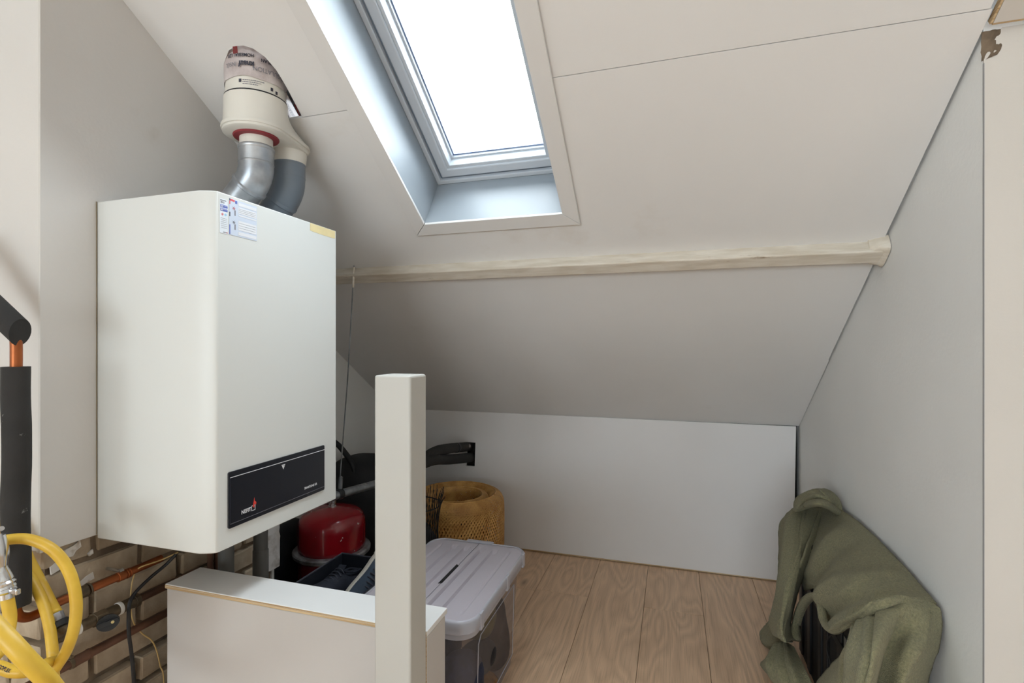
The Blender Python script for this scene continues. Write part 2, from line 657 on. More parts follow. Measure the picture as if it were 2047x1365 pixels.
# deck added above the ceiling boards against leaking sky light, open at the skylight
SX0, SX1, SY0, SY1 = -0.8145, -0.331, 0.42, 1.607      # skylight opening on the slope
rd = MB()
rd.plate([[(XWEST - 0.1, YRIDGE), (XROOM, YRIDGE), (XROOM, YK + 0.4), (XL - 0.2, YK + 0.4), (XL - 0.2, YW + 0.2), (XWEST - 0.1, YW + 0.2)],
          [(SX0 - 0.03, SY0 - 0.05), (SX1 + 0.03, SY0 - 0.05), (SX1 + 0.03, SY1 + 0.05), (SX0 - 0.03, SY1 + 0.05)]], slope, 0.2, 0.26)
tag(rd.build('light_stop_deck', M['dark']), 'dark deck added above the ceiling boards to block sky light', kind='structure')

# sloping ceiling boards
ce = thing('ceiling', (0, 1.2, hz(1.2)), 'sloping attic ceiling of white boards', kind='structure')
YS = 1.243                       # upper joint
YB = 1.783                       # beam
YS2 = 2.352                      # lower joint
XE = XR - 0.007
hole_px = [(449, 150), (450, 120), (457, 101), (470, 92), (487, 91), (506, 97), (530, 114), (553, 141), (572, 173), (590, 207), (609, 241)]
hole = [on_slope(*p) for p in hole_px]
hole = [(u, min(v, YS - 0.003)) for u, v in hole]
HB = YS - 0.003
hx0 = on_slope(449, 205)[0]
g = 0.0008
op = [(SX0, SY0), (SX1, SY0), (SX1, SY1), (SX0, SY1)]
# the row of boards above the joint: left of the skylight (with the flue hole), right of it and over it
notch = [(hx0 + 0.004, HB)] + hole[:-1] + [(hole[-1][0], HB)]
SXa, SXb, SYa, SYb = SX0 - 0.0125, SX1 + 0.0125, SY0 - 0.0125, SY1 + 0.0125
MB().plate([[(XWEST, YRIDGE), (XL - g, YRIDGE), (XL - g, YW + 0.05), (XWEST, YW + 0.05)]], slope, 0, 0.012).build('board', M['plaster'], ce)
left = [(XL, YRIDGE), (SXa, YRIDGE), (SXa, YS - g), (notch[-1][0], YS - g)] + notch[::-1] + [(notch[0][0], YS - g), (XL, YS - g)]
MB().plate([left], slope, 0, 0.012).build('board', M['plaster'], ce)
MB().plate([[(SXa, YRIDGE), (SXb, YRIDGE), (SXb, SYa), (SXa, SYa)]], slope, 0, 0.012).build('board', M['plaster'], ce)
MB().plate([[(SXb, YRIDGE), (XE - 0.004, YRIDGE), (XE - 0.004, YS - g), (SXb, YS - g)]], slope, 0, 0.012).build('board', M['plaster'], ce)
MB().plate([[(XL, YS + g), (SXa, YS + g), (SXa, SYb), (SXb, SYb), (SXb, YS + g), (XE, YS + g), (XE - 0.003, YB), (XL, YB)]], slope, 0, 0.012).build('board', M['plaster'], ce)
MB().plate([[(XL, YB + 0.02), (XE, YB + 0.02), (XE - 0.001, YS2 - g), (XL, YS2 - g)]], slope, 0.0, 0.012).build('board', M['plaster'], ce)
MB().plate([[(XL, YS2 + g), (XE + 0.003, YS2 + g), (XE + 0.006, YK + 0.012), (XL, YK + 0.012)]], slope, 0.001, 0.012).build('board', M['plaster'], ce)
# the board that runs on to the right over the pier, with a bare cut edge
b2 = MB().plate([[(XR + 0.012, YRIDGE), (XROOM, YRIDGE), (XROOM, 1.262), (XR + 0.004, 1.266)]], slope, -0.004, 0.010).build('board', M['warmwall'], ce)
MB().plate([[(XR + 0.0075, YRIDGE), (XR + 0.0115, YRIDGE), (XR + 0.0035, 1.266), (XR - 0.0005, 1.268)]], slope, -0.003, 0.010).build('bare_edge', M['ply'], ce)
MB().plate([[(XR + 0.004, 1.2665), (XROOM, 1.2625), (XROOM, 1.2655), (XR + 0.004, 1.2695)]], slope, -0.003, 0.010).build('bare_edge', M['ply'], ce)

# purlin beam
bm_ = MB()
rg = []
for X in (XL, -1.2, -0.8, -0.4, 0.0, 0.3, 0.52, XR - 0.004):
    j = 0.0012 * math.sin(X * 9)
    rg.append([slope(X, YB, 0.05) + Vector((0, 0, 0)), slope(X, YB, 0) + Vector((0, 0, 0)), slope(X, YB, -0.04 + j), slope(X, YB + 0.052 * CA, -0.04 + j), slope(X, YB + 0.052 * CA, 0.05)])
bm_.loft(rg)
bo = bm_.build('roof_beam', M['beam'], bevel=0.004, seg=2)
tag(bo, 'chipped white painted beam crossing the sloping ceiling', kind='structure')
lump = MB()
rg = []
for i in range(13):
    f_ = i / 12
    X = XR - 0.05 + 0.048 * f_
    row = []
    for k in range(14):
        a_ = math.pi * k / 13
        gw = 0.030 + 0.012 * f_ + 0.004 * noise.noise(Vector((f_ * 3, k * 0.5, 1)))
        gd = 0.040 + 0.012 * f_ * f_ + 0.005 * noise.noise(Vector((f_ * 4, k * 0.6, 7)))
        f2 = lambda x: math.copysign(abs(x) ** 0.45, x)
        row.append(slope(X, YB + 0.024 - gw * f2(math.cos(a_)), 0.004 - gd * f2(math.sin(a_))))
    rg.append(row)
lump.loft(rg)
lump.build('plaster_lump', M['beam'], bo, smooth=True, angle=50)

# knee wall
wb = box('wall_back', M['dark'], XL, XR + 0.1, YK + 0.07, YK + 0.12, 0, 1.0)
tag(wb, 'low white knee wall at the back under the slope', kind='structure')


def kn(u, v, d):
    return Vector((u, YK + d, v))


kz = hz(YK) - 0.001
MB().plate([[(XL, 0.006), (-1.2065, 0.006), (-1.168, kz), (XL, kz)]], kn, 0.006, 0.018).build('panel', M['knee'], wb)
sx = lambda z: -1.2055 + (z - 0.006) / (kz - 0.006) * 0.0385
h0, h1 = 0.466, 0.609
MB().plate([[(-1.2055, 0.012), (0.578, 0.008), (0.590, kz - 0.008), (-1.167, kz), (sx(h1), h1), (-1.121, h1), (-1.126, h0), (sx(h0), h0)]], kn, 0, 0.012).build('panel', M['knee'], wb)
MB().plate([[(-1.2055, 0.004), (0.578, 0.003), (0.578, 0.0078), (-1.2055, 0.0118)]], kn, 0.0005, 0.0115).build('bare_edge', M['ply'], wb)

# left recess wall, right wall and pier
wl = MB()
v = []
for X in (XL, XL - 0.1):
    v += [(X, YW, 0), (X, YK + 0.1, 0), (X, YK + 0.1, hz(YK) + 0.02), (X, YW, hz(YW) + 0.02)]
wl.add(v, [(0, 1, 2, 3), (7, 6, 5, 4), (0, 4, 5, 1), (1, 5, 6, 2), (2, 6, 7, 3), (3, 7, 4, 0)])
tag(wl.build('wall_left', M['wall']), 'white plastered side wall behind the chimney', kind='structure')
wr = MB()


def wall_slab(mb, x0, x1, y0, y1, extra):
    v = []
    for X in (x0, x1):
        v += [(X, y0, 0), (X, y1, 0), (X, y1, hz(y1) + extra), (X, y0, hz(y0) + extra)]
    mb.add(v, [(0, 1, 2, 3), (7, 6, 5, 4), (0, 4, 5, 1), (1, 5, 6, 2), (2, 6, 7, 3), (3, 7, 4, 0)])


wall_slab(wr, XR, XR + 0.35, YC, YK + 0.12, 0.1)
wro = wr.build('wall_right', M['wall'])
tag(wro, 'white plastered right wall rising to the slope', kind='structure')
pf = MB()
zt = hz(1.2655)
pf.add([(XR - 0.0003, 1.287, 0), (XROOM, 1.287, 0), (XROOM, 1.287, zt + 0.0), (XR + 0.03, 1.287, zt - 0.003), (XR + 0.014, 1.287, zt - 0.032), (XR - 0.0003, 1.287, zt - 0.06),
        (XR - 0.0003, 1.2898, 0), (XROOM, 1.2898, 0), (XROOM, 1.2898, zt), (XR + 0.03, 1.2898, zt - 0.003), (XR + 0.014, 1.2898, zt - 0.032), (XR - 0.0003, 1.2898, zt - 0.06)],
       [(0, 1, 2, 3, 4, 5), (11, 10, 9, 8, 7, 6), (0, 6, 7, 1), (1, 7, 8, 2), (2, 8, 9, 3), (3, 9, 10, 4), (4, 10, 11, 5), (5, 11, 6, 0)])
pf.build('plaster_skin', M['warmwall'], wro)
sm = MB()
rg = []
for k in range(60):
    z_ = (zt - 0.07) * k / 59
    w_ = 0.0016 + 0.0008 * noise.noise(Vector((0, 0, z_ * 9)))
    rg.append([(XR - 0.0006, 1.2868, z_), (XR - 0.0006, 1.2868 + 0.0025 + w_, z_), (XR + 0.0006, 1.2868 + 0.0025 + w_, z_), (XR + 0.0006, 1.2866, z_)])
sm.loft(rg)
sm.build('corner_seam', mat('grey_seam', rgb(150, 148, 148), 0.9), wro)
rub = MB()
gr_ = []
for j in range(7):
    row = []
    for i in range(9):
        u, w_ = i / 8, j / 6
        X = XR - 0.004 + 0.034 * u
        z = zt - 0.066 + 0.060 * w_ + 0.012 * u * (1 - w_)
        d_ = 0.006 * noise.noise(Vector((u * 4, w_ * 5, 2))) - 0.004 * (1 - abs(2 * u - 1))
        row.append((X, 1.2888 + d_, z))
    gr_.append(row)
grid_add(rub, [[Vector(p) for p in r] for r in gr_])
rub.build('broken_plaster', M['mortar'], wro, smooth=True)
tag(box('wall_pier', M['warmwall'], XR + 0.35, XROOM, YC + 0.001, YC + 0.1, 0, hz(YC) + 0.1), 'warm white wall face turning right at the pier', kind='structure')

# the rest of the attic behind the camera: ceiling, walls and two windows added for soft front light
ZC = hz(YRIDGE)
tag(box('wall_far_right', M['wall'], XROOM, XROOM + 0.1, YBACK, YC + 0.1, 0, ZC + 0.1), 'white side wall of the attic behind the viewer', kind='structure')
tag(box('ceiling_ridge', M['wall'], XWEST - 0.1, XROOM + 0.1, YBACK - 0.1, YRIDGE + 0.02, ZC, ZC + 0.1), 'flat white ceiling of the attic behind the viewer', kind='structure')
tag(box('wall_return', M['wall'], XWEST - 0.1, XL - 0.1, YW, YW + 0.1, 0, hz(YW) + 0.1), 'white return wall beside the chimney outside the picture', kind='structure')


def glazed_wall(wname, label, fn, u0, u1, opening, n, win, wlabel):
    a0, a1, z0, z1 = opening
    mb = MB()
    mb.plate([[(u0, 0), (u1, 0), (u1, ZC), (u0, ZC)], [(a0, z0), (a1, z0), (a1, z1), (a0, z1)]], fn, 0, 0.1)
    tag(mb.build(wname, M['wall']), label, kind='structure')
    wi = thing(win, fn((a0 + a1) / 2, z0, 0.05), wlabel, kind='structure')
    st = (a1 - a0) / n
    for k in range(n):
        b0, b1 = a0 + st * k, a0 + st * (k + 1)
        o_ = [(b0, z0), (b1, z0), (b1, z1), (b0, z1)]
        i_ = [(b0 + 0.04, z0 + 0.05), (b1 - 0.04, z0 + 0.05), (b1 - 0.04, z1 - 0.05), (b0 + 0.04, z1 - 0.05)]
        MB().plate([o_, i_], fn, 0.02, 0.07).build('window_frame', M['casing_white'], wi)
        MB().plate([i_], fn, 0.043, 0.047).build('pane', M['glass'], wi)


glazed_wall('wall_front', 'white gable wall with wide glazing added behind the viewer', lambda u, v, d: Vector((u, YBACK - d, v)), XWEST - 0.1, XROOM + 0.1, GABLE, 4, 'added_window_2', 'wide unseen window added far behind the viewer for soft front light')
area_light('gable_portal', ((GABLE[0] + GABLE[1]) / 2, YBACK - 0.12, (GABLE[2] + GABLE[3]) / 2), (math.radians(90), 0, 0), GABLE[1] - GABLE[0], GABLE[3] - GABLE[2])
glazed_wall('wall_west', 'white attic wall with an added window left of the viewer', lambda u, v, d: Vector((XWEST - d, u, v)), YBACK, YW + 0.1, WEST, 3, 'added_window_3', 'unseen side window added left of the viewer to light the right wall')
area_light('west_portal', (XWEST - 0.12, (WEST[0] + WEST[1]) / 2, (WEST[2] + WEST[3]) / 2), (math.radians(90), 0, math.radians(-90)), WEST[1] - WEST[0], WEST[3] - WEST[2])

# ------------------------------------------------------------------ skylight
w1 = thing('window_1', slope(SX0, SY1), 'white roof window in the sloping ceiling showing a pale overcast sky', kind='structure')
dR = 0.19
UL = (SY1 - SY0)


def ring(mb, i0, i1, d0, d1):
    """rectangular frame between insets i0 (outer) and i1 (inner), in metres along the slope"""
    c = CA
    o = [(SX0 + i0, SY0 + i0 * c), (SX1 - i0, SY0 + i0 * c), (SX1 - i0, SY1 - i0 * c), (SX0 + i0, SY1 - i0 * c)]
    n_ = [(SX0 + i1, SY0 + i1 * c), (SX1 - i1, SY0 + i1 * c), (SX1 - i1, SY1 - i1 * c), (SX0 + i1, SY1 - i1 * c)]
    mb.plate([o, n_], slope, d0, d1)


t = 0.012
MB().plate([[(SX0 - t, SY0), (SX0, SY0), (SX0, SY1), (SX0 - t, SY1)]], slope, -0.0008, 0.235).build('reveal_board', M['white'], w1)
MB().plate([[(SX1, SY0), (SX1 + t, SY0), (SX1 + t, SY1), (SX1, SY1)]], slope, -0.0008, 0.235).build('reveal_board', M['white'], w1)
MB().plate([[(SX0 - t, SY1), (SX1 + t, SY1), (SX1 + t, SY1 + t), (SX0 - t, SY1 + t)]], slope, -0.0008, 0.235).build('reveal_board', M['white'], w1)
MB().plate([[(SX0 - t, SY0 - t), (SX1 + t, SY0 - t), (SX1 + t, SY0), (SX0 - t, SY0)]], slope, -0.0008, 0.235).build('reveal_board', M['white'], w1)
cw = 0.05
i = -0.0005
o_ = [(SX0 - cw, SY0 - cw * CA), (SX1 + cw, SY0 - cw * CA), (SX1 + cw, SY1 + cw * CA), (SX0 - cw, SY1 + cw * CA)]
n_ = [(SX0 - i, SY0 - i), (SX1 + i, SY0 - i), (SX1 + i, SY1 + i), (SX0 - i, SY1 + i)]
for k in range(4):
    q = (k + 1) % 4
    sh = 0.0011
    a, b, c_, d_ = Vector(o_[k]), Vector(o_[q]), Vector(n_[q]), Vector(n_[k])
    e = (b - a).normalized() * sh
    MB().plate([[tuple(a + e), tuple(b - e), tuple(c_ - e), tuple(d_ + e)]], slope, -0.011, -0.001).build('casing', M['casing_white'], w1, bevel=0.001, seg=1)
fr = MB()
ring(fr, 0.0, 0.017, dR, 0.30)
fr.build('window_frame', M['sash_white'], w1, bevel=0.003)
fr = MB()
ring(fr, 0.013, 0.024, dR + 0.014, 0.29)
fr.build('gasket', mat('gasket_grey', rgb(120, 134, 150), 0.6), w1)
fr = MB()
ring(fr, 0.026, 0.058, dR + 0.004, 0.30)
sash = fr.build('sash', M['sash_white'], w1, bevel=0.004)
fr = MB()
ring(fr, 0.054, 0.068, dR + 0.012, 0.30)
fr.build('sash_step', M['sash_white'], sash, bevel=0.002)
fr = MB()
ring(fr, 0.066, 0.074, dR + 0.048, 0.30)
fr.build('glazing_bead', M['sash_white'], sash, bevel=0.001)
fr = MB()
ring(fr, 0.073, 0.078, 0.2495, 0.2515)
fr.build('glazing_seal', mat('seal_blue_grey', rgb(116, 134, 170), 0.5), sash)
fr = MB()
fr.plate([[(SX0 + 0.07, SY0 + 0.06), (SX1 - 0.07, SY0 + 0.06), (SX1 - 0.07, SY1 - 0.06), (SX0 + 0.07, SY1 - 0.06)]], slope, 0.252, 0.256)
fr.build('pane', M['glass'], w1)
pc = slope((SX0 + SX1) / 2, (SY0 + SY1) / 2, 0.33)
area_light('skylight_portal', pc, (-AL, 0, 0), SX1 - SX0, (SY1 - SY0) / CA)

# ------------------------------------------------------------------ chimney with bare brick foot
ch = thing('wall_chimney', (XC, YC0, 0), 'boxed chimney with white boards above bare grey brick', kind='structure')
zb = CAMH - 0.451                # lower edge of the white boards
tp = lambda y: hz(y) + 0.02
XB = XC - 0.012                  # brick face
core = MB()
v = []
for X in (XL - 0.02, XB - 0.006):
    v += [(X, YC0 + 0.021, 0), (X, YC1 - 0.01, 0), (X, YC1 - 0.01, tp(YC1)), (X, YC0 + 0.021, tp(YC0))]
core.add(v, [(0, 1, 2, 3), (7, 6, 5, 4), (0, 4, 5, 1), (1, 5, 6, 2), (2, 6, 7, 3), (3, 7, 4, 0)])
core.build('mortar_core', M['mortar'], ch)
sidep = MB()
v = []
for X in (XC - 0.012, XC):
    v += [(X, YC0 + 0.001, zb), (X, YC1, zb), (X, YC1, tp(YC1)), (X, YC0 + 0.001, tp(YC0))]
sidep.add(v, [(0, 1, 2, 3), (7, 6, 5, 4), (0, 4, 5, 1), (1, 5, 6, 2), (2, 6, 7, 3), (3, 7, 4, 0)])
sidep.build('board', M['chimwall'], ch, bevel=0.001, seg=1)
box('board', M['chimwall'], XL, XC - 0.0015, YC0, YC0 + 0.012, zb + 0.004, tp(YC0), ch, bevel=0.001, seg=1)
box('board', M['chimwall'], XL, XC - 0.012, YC1 - 0.012, YC1, 0.0, tp(YC1), ch)


def brick_mesh(L, H, D, seed):
    rnd = random.Random(seed)
    b = bmesh.new()
    bmesh.ops.create_cube(b, size=1.0)
    bmesh.ops.scale(b, vec=(D, L, H), verts=b.verts)
    bmesh.ops.bevel(b, geom=list(b.edges), offset=0.004, segments=1, affect='EDGES')
    for vv in b.verts:
        vv.co += Vector((rnd.uniform(-1, 1), rnd.uniform(-1, 1), rnd.uniform(-1, 1))) * 0.0018
    me = bpy.data.meshes.new('brick')
    b.to_mesh(me)
    b.free()
    return me


BL, BH, BD, PITCH = 0.212, 0.057, 0.095, 0.0725
full = [brick_mesh(BL, BH, BD, k) for k in range(4)]
half = [brick_mesh(0.1, BH, BD, 10 + k) for k in range(3)]
ztop = CAMH - 0.495 + BH
zc = ztop - BH / 2
rown = 0
while zc > 0.02:
    proud = 0.0 if rown < 2 else (0.012 if rown < 5 else 0.02)
    y = YC0 + 0.012 - proud
    seq = ['h', 'f', 'f', 'f'] if rown % 2 == 0 else ['f', 'f', 'f', 'h']
    k = 0
    while y < YC1 - 0.03:
        L, ms = (0.1, half) if seq[k % 4] == 'h' else (BL, full)
        k += 1
        if y + L > YC1 + 0.004:
            L, ms = 0.1, half
            if y + L > YC1 + 0.02:
                break
        o = obj('brick', ms[(k + rown) % len(ms)], M['brick'], ch, loc=(XB - BD / 2 + proud + random.uniform(-0.002, 0.002), y + L / 2, zc))
        y += L + 0.013
    # near face, seen left of the corner
    xx = XB + proud
    y0 = YC0 + 0.012 - proud
    x = xx - (0.1 if rown % 2 else BD) - 0.012
    kk = 0
    while x > XL + 0.05:
        o = obj('brick', full[(kk + rown) % 4], M['brick'], ch, loc=(x - BL / 2, y0 + BD / 2 + 0.001, zc))
        o.rotation_euler = (0, 0, math.radians(90))
        x -= BL + 0.013
        kk += 1
    zc -= PITCH
    rown += 1
for poly in ([(118, 1106), (148, 1090), (160, 1079), (163, 1092), (152, 1101), (146, 1112), (136, 1114), (128, 1120)], [(157, 1166), (172, 1152), (186, 1143), (189, 1156), (176, 1163), (160, 1173)], [(101, 1134), (118, 1120), (126, 1118), (124, 1136), (103, 1149)], [(176, 1107), (186, 1098), (187, 1106), (179, 1112)]):
    pp_ = [P(a, b, X=XB + 0.0035) for a, b in poly]
    MB().plate([[(p.y, p.z) for p in pp_]], lambda u, v, d: Vector((XB + 0.0035 + d, u, v)), -0.004, 0.0).build('paint_smear', M['roughwhite'], ch)
# flaked plaster strip left at the far edge
fp = MB()
g0 = []
for j in range(25):
    z = 0.42 + 0.36 * j / 24
    wv = 0.045 + 0.016 * noise.noise(Vector((z * 18, 1, 0)))
    tt = 0.01 + 0.008 * noise.noise(Vector((z * 30, 4, 0)))
    g0.append([(XB - 0.01, YC1 + 0.014, z), (XB + tt, YC1 + 0.012 + tt * 0.3, z), (XB + tt * 1.1, YC1 - wv * 0.5, z), (XB + tt * 0.6, YC1 - wv, z), (XB - 0.01, YC1 - wv - 0.004, z)])
fp.loft(g0)
fp.build('flaked_plaster', M['roughplaster'], ch, smooth=True)

# ------------------------------------------------------------------ stair parapet and newel post
KP = 0.93
PZ = CAMH - 0.599
PY0, PY1 = 0.976, 1.066
PX0, PX1 = -1.212, -0.490
pa = thing('stair_parapet', ((PX0 + PX1) / 2, (PY0 + PY1) / 2, 0), 'low white boxed stair parapet with plywood edged top in front of the boiler', 'parapet')
box('front_panel', M['panelwhite'], PX0 + 0.002, PX1 - 0.012, PY0 + 0.001, PY0 + 0.012, 0, PZ - 0.0125, pa)
box('rear_panel', M['panelwhite'], PX0 + 0.002, PX1 - 0.012, PY1 - 0.012, PY1 - 0.001, 0, PZ - 0.0125, pa)
ep = box('end_panel', M['panelwhite'], PX1 - 0.0115, PX1, PY0, PY1, 0, PZ - 0.0125, pa, bevel=0.0005, seg=1)
mb = MB()
for k in range(3):
    mb.box(PX1 - 0.0112 + 0.0038 * k, PX1 - 0.0082 + 0.0038 * k, PY0 - 0.0006, PY0 + 0.0004, 0, PZ - 0.013)
mb.build('plywood_edge', M['ply'], ep)
cb = box('cap_board', M['cap'], PX0 - 0.004, PX1, PY0, PY1 + 0.012, PZ - 0.012, PZ, pa, bevel=0.0008, seg=1)
mb = MB()
mb.box(PX0 - 0.004, PX1 - 0.001, PY0 - 0.0006, PY0 + 0.0004, PZ - 0.0108, PZ - 0.0055)
mb.box(PX0 - 0.004, PX1 - 0.001, PY0 - 0.0006, PY0 + 0.0004, PZ - 0.0048, PZ - 0.0022)
mb.build('plywood_edge', M['ply'], cb)

QX0, QX1, QY0, QY1, QZ = -0.5715, -0.4905, 0.905, 0.9752, 1.130
np_ = MB().box(QX0, QX1, QY0, QY1, 0, QZ)
po = np_.build('newel_post', M['post'], bevel=0.005, seg=3, smooth=True)
tag(po, 'tall square white painted stair post with rounded top edges', 'post')

# ------------------------------------------------------------------ boiler
BX, BY0, BY1, BZ0, BZ1 = -0.958, 0.875, 1.317, 0.731, 1.531
bo = thing('gas_boiler', (-1.13, 1.095, BZ0), 'white wall hung gas boiler with black control strip', 'boiler')
foot = [(XC + 0.0015, BY0), (-1.016, BY0), (-0.99, BY0 + 0.003), (BX - 0.008, BY0 + 0.012), (BX - 0.002, BY0 + 0.0165), (BX, BY0 + 0.022),
        (BX, BY1 - 0.006), (BX - 0.006, BY1), (XC + 0.0015, BY1)]
MB().plate([foot], lambda u, v, d: Vector((u, v, d)), BZ0, BZ1).build('casing', M['boiler'], bo, smooth=True, angle=20, bevel=0.0025, seg=2)
# dark caulk line where the casing meets the chimney boards
mb = MB()
mb.tube([(XC + 0.0015, BY0 - 0.0012, BZ0 + 0.01)] + [(XC + 0.001 + 0.0008 * noise.noise(Vector((0, 0, z * 40))), BY0 - 0.0006, BZ0 + z) for z in [0.04 * i for i in range(1, 20)]] + [(XC + 0.001, BY0 - 0.001, BZ1)], 0.0011, 5)
mb.build('caulk_line', mat('dirty_caulk', rgb(140, 126, 104), 0.9), bo)
fx = lambda e: (lambda u, v: Vector((BX + e, u, v)))
PYa, PYb, PZa, PZb = 0.9185, 1.254, 0.775, 0.903
cp = MB().plate([rrect(PYa, PYb, PZa, PZb, 0.004, 3)], lambda u, v, d: Vector((BX + d, u, v)), -0.002, 0.0035).build('control_panel', M['gloss_black'], bo, bevel=0.001)
fxp = 0.0042
flat = lambda mb, y0, y1, z0, z1, e=fxp: mb.box(BX + e - 0.0006, BX + e, y0, y1, z0, z1)
flat(MB(), PYa + 0.004, PYb - 0.001, PZb - 0.0135, PZb - 0.0122).build('white_line', M['printwhite'], cp)
flat(MB(), PYa + 0.004, PYb - 0.001, PZa + 0.0095, PZa + 0.0101).build('white_line', M['greyink'], cp)
flat(MB(), PYa + 0.0035, PYa + 0.0043, PZa + 0.01, PZb - 0.0135).build('white_line', M['ink'], cp)
MB().plate([[(1.0825, 0.8835), (1.0955, 0.8835), (1.089, 0.8715)]], lambda u, v, d: Vector((BX + d, u, v)), fxp - 0.0006, fxp).build('triangle_mark', M['printwhite'], cp)
flat(MB(), 1.0838, 1.0942, 0.8808, 0.8814, fxp + 0.0003).build('triangle_bar', M['ink'], cp)
text_obj('lettering', 'NEFIT', 0.0125, lambda u, v: Vector((BX + fxp, 0.9535 + u, 0.8015 + v)), M['printwhite'], cp, 'LEFT', 0.0004, 0.88)
text_obj('lettering', 'SMARTLINE HR', 0.0085, lambda u, v: Vector((BX + fxp, 1.168 + u, 0.8005 + v)), M['printwhite'], cp, 'LEFT', 0.0003, 0.9)
sq = MB()
for a in ((0.9835, 0.9955, 0.796, 0.7972), (0.9835, 0.9846, 0.796, 0.8085), (0.9943, 0.9955, 0.796, 0.8085), (0.9835, 0.9875, 0.8073, 0.8085), (0.9925, 0.9955, 0.8073, 0.8085)):
    flat(sq, *a)
sq.build('logo_square', M['printwhite'], cp)
fl_ = [(0.9905, 0.8025), (0.9872, 0.8065), (0.9895, 0.812), (0.9925, 0.826), (0.9935, 0.8185), (0.9985, 0.8135), (0.9975, 0.808), (0.994, 0.8095), (0.9935, 0.8125), (0.9915, 0.8085), (0.9935, 0.8055)]
MB().plate([fl_], lambda u, v, d: Vector((BX + d, u, v)), fxp - 0.0004, fxp + 0.0002).build('logo_flame', M['printred'], cp)

# service stickers and tape
def dash_y(name, y0, y1, z, h, m, parent, seed):
    rn = random.Random(seed)
    mb = MB()
    while y0 < y1:
        L = rn.uniform(0.0012, 0.0032)
        flat(mb, y0, min(y0 + L, y1), z, z + h, 0.0013)
        y0 += L + 0.0006
    return mb.build(name, m, parent)



s1 = MB().plate([rrect(0.8975, 0.9185, 1.440, 1.5165, 0.002, 2)], lambda u, v, d: Vector((BX + d, u, v)), 0, 0.0006).build('service_sticker', M['paper'], bo)
e = 0.0009
dash_y('fine_print', 0.8990, 0.9140, 1.5130, 0.0012, M['greyink'], s1, 1)
text_obj('lettering', '2012', 0.0052, lambda u, v: Vector((BX + e, 0.899 + u, 1.5085 + v)), M['greyink'], s1, 'LEFT', 0.0002)
for zz in (1.4975, 1.4895):
    q = MB()
    q.plate([[(0.8985, zz), (0.918, zz), (0.918, zz + 0.004), (0.9165, zz + 0.0062), (0.8985, zz + 0.0062)]], lambda u, v, d: Vector((BX + d, u, v)), 0.0004, e)
    q.build('blue_bar', M['labelblue'], s1)
    dash_y('fine_print', 0.8995, 0.9155, zz + 0.0038, 0.0009, M['printwhite'], s1, 2)
    dash_y('fine_print', 0.8995, 0.9050, zz + 0.0012, 0.0018, M['printwhite'], s1, 3)
for cy, mm in ((0.904, 'labelred'), (0.9125, 'labelsky')):
    MB().plate([circle((cy, 1.4825), 0.0027, 16), circle((cy, 1.4825), 0.0018, 16)], lambda u, v, d: Vector((BX + d, u, v)), 0.0004, e).build('round_mark', M[mm], s1)
    MB().plate([[(cy - 0.0009, 1.4813), (cy + 0.0009, 1.4813), (cy, 1.4841)]], lambda u, v, d: Vector((BX + d, u, v)), 0.0004, e).build('round_mark', M[mm], s1)
for k in range(6):
    flat(MB(), 0.9, 0.917, 1.4735 - 0.0042 * k, 1.4739 - 0.0042 * k, e).build('form_line', M['greyink'], s1)
dash_y('fine_print', 0.9065, 0.9145, 1.4427, 0.0012, M['greyink'], s1, 4)
MB().plate([circle((0.9165, 1.4432), 0.0016, 12), circle((0.9165, 1.4432), 0.001, 12)], lambda u, v, d: Vector((BX + d, u, v)), 0.0004, e).build('round_mark', M['labelred'], s1)

s2 = flat(MB(), 0.9225, 1.0035, 1.441, 1.5235, 0.0006).build('service_form', M['paper2'], bo)
for a, mm in (((0.923, 0.9255, 1.5185, 1.523), 'ink'), ((0.923, 0.9255, 1.5105, 1.518), 'labelred'), ((0.923, 0.9252, 1.495, 1.510), 'paper2'), ((0.923, 0.9255, 1.4825, 1.4925), 'ink'), ((0.923, 0.9255, 1.4425, 1.464), 'labelblue'),
              ((0.926, 0.938, 1.518, 1.5225), 'labelred'), ((0.9395, 0.945, 1.515, 1.5215), 'labelblue')):
    flat(MB(), *a, e).build('form_block', M[mm], s2)
for (z1, z0) in ((1.5195, 1.512), (1.509, 1.494), (1.4915, 1.4885), (1.478, 1.456), (1.452, 1.4445)):
    flat(MB(), 0.948, 1.002, z0, z1, e).build('form_field', M['printwhite'], s2)
    if z1 - z0 > 0.01:
        for k in range(1, 4):
            flat(MB(), 0.95, 1.0, z1 - k * (z1 - z0) / 4, z1 - k * (z1 - z0) / 4 + 0.0003, e + 0.0003).build('form_line', M['greyink'], s2)
for zz in (1.503, 1.471):
    for k in range(3):
        t0 = math.radians(20 + 60 * k)
        c0, c1 = math.cos(t0) * 0.0045, math.sin(t0) * 0.0045
        MB().tube([(BX + e, 0.936 - c0, zz - c1), (BX + e, 0.936 + c0, zz + c1)], 0.0004, 4).build('star_mark', M['labelred' if zz > 1.49 else 'greyink'], s2)
for zz in (1.493, 1.461):
    flat(MB(), 0.9375, 0.9405, zz - 0.006, zz + 0.006, e).build('form_block', M['greyink'], s2)
tpb = MB().plate([[(1.196, 1.5085), (1.206, 1.5075), (1.25, 1.5065), (1.306, 1.507), (1.307, 1.529), (1.196, 1.529)]], lambda u, v, d: Vector((BX + d, u, v)), 0, 0.0006)
tpb.build('masking_tape', M['tape'], bo)

# ------------------------------------------------------------------ flue
C1, C2 = (-1.106, 1.158), (-1.104, 1.283)


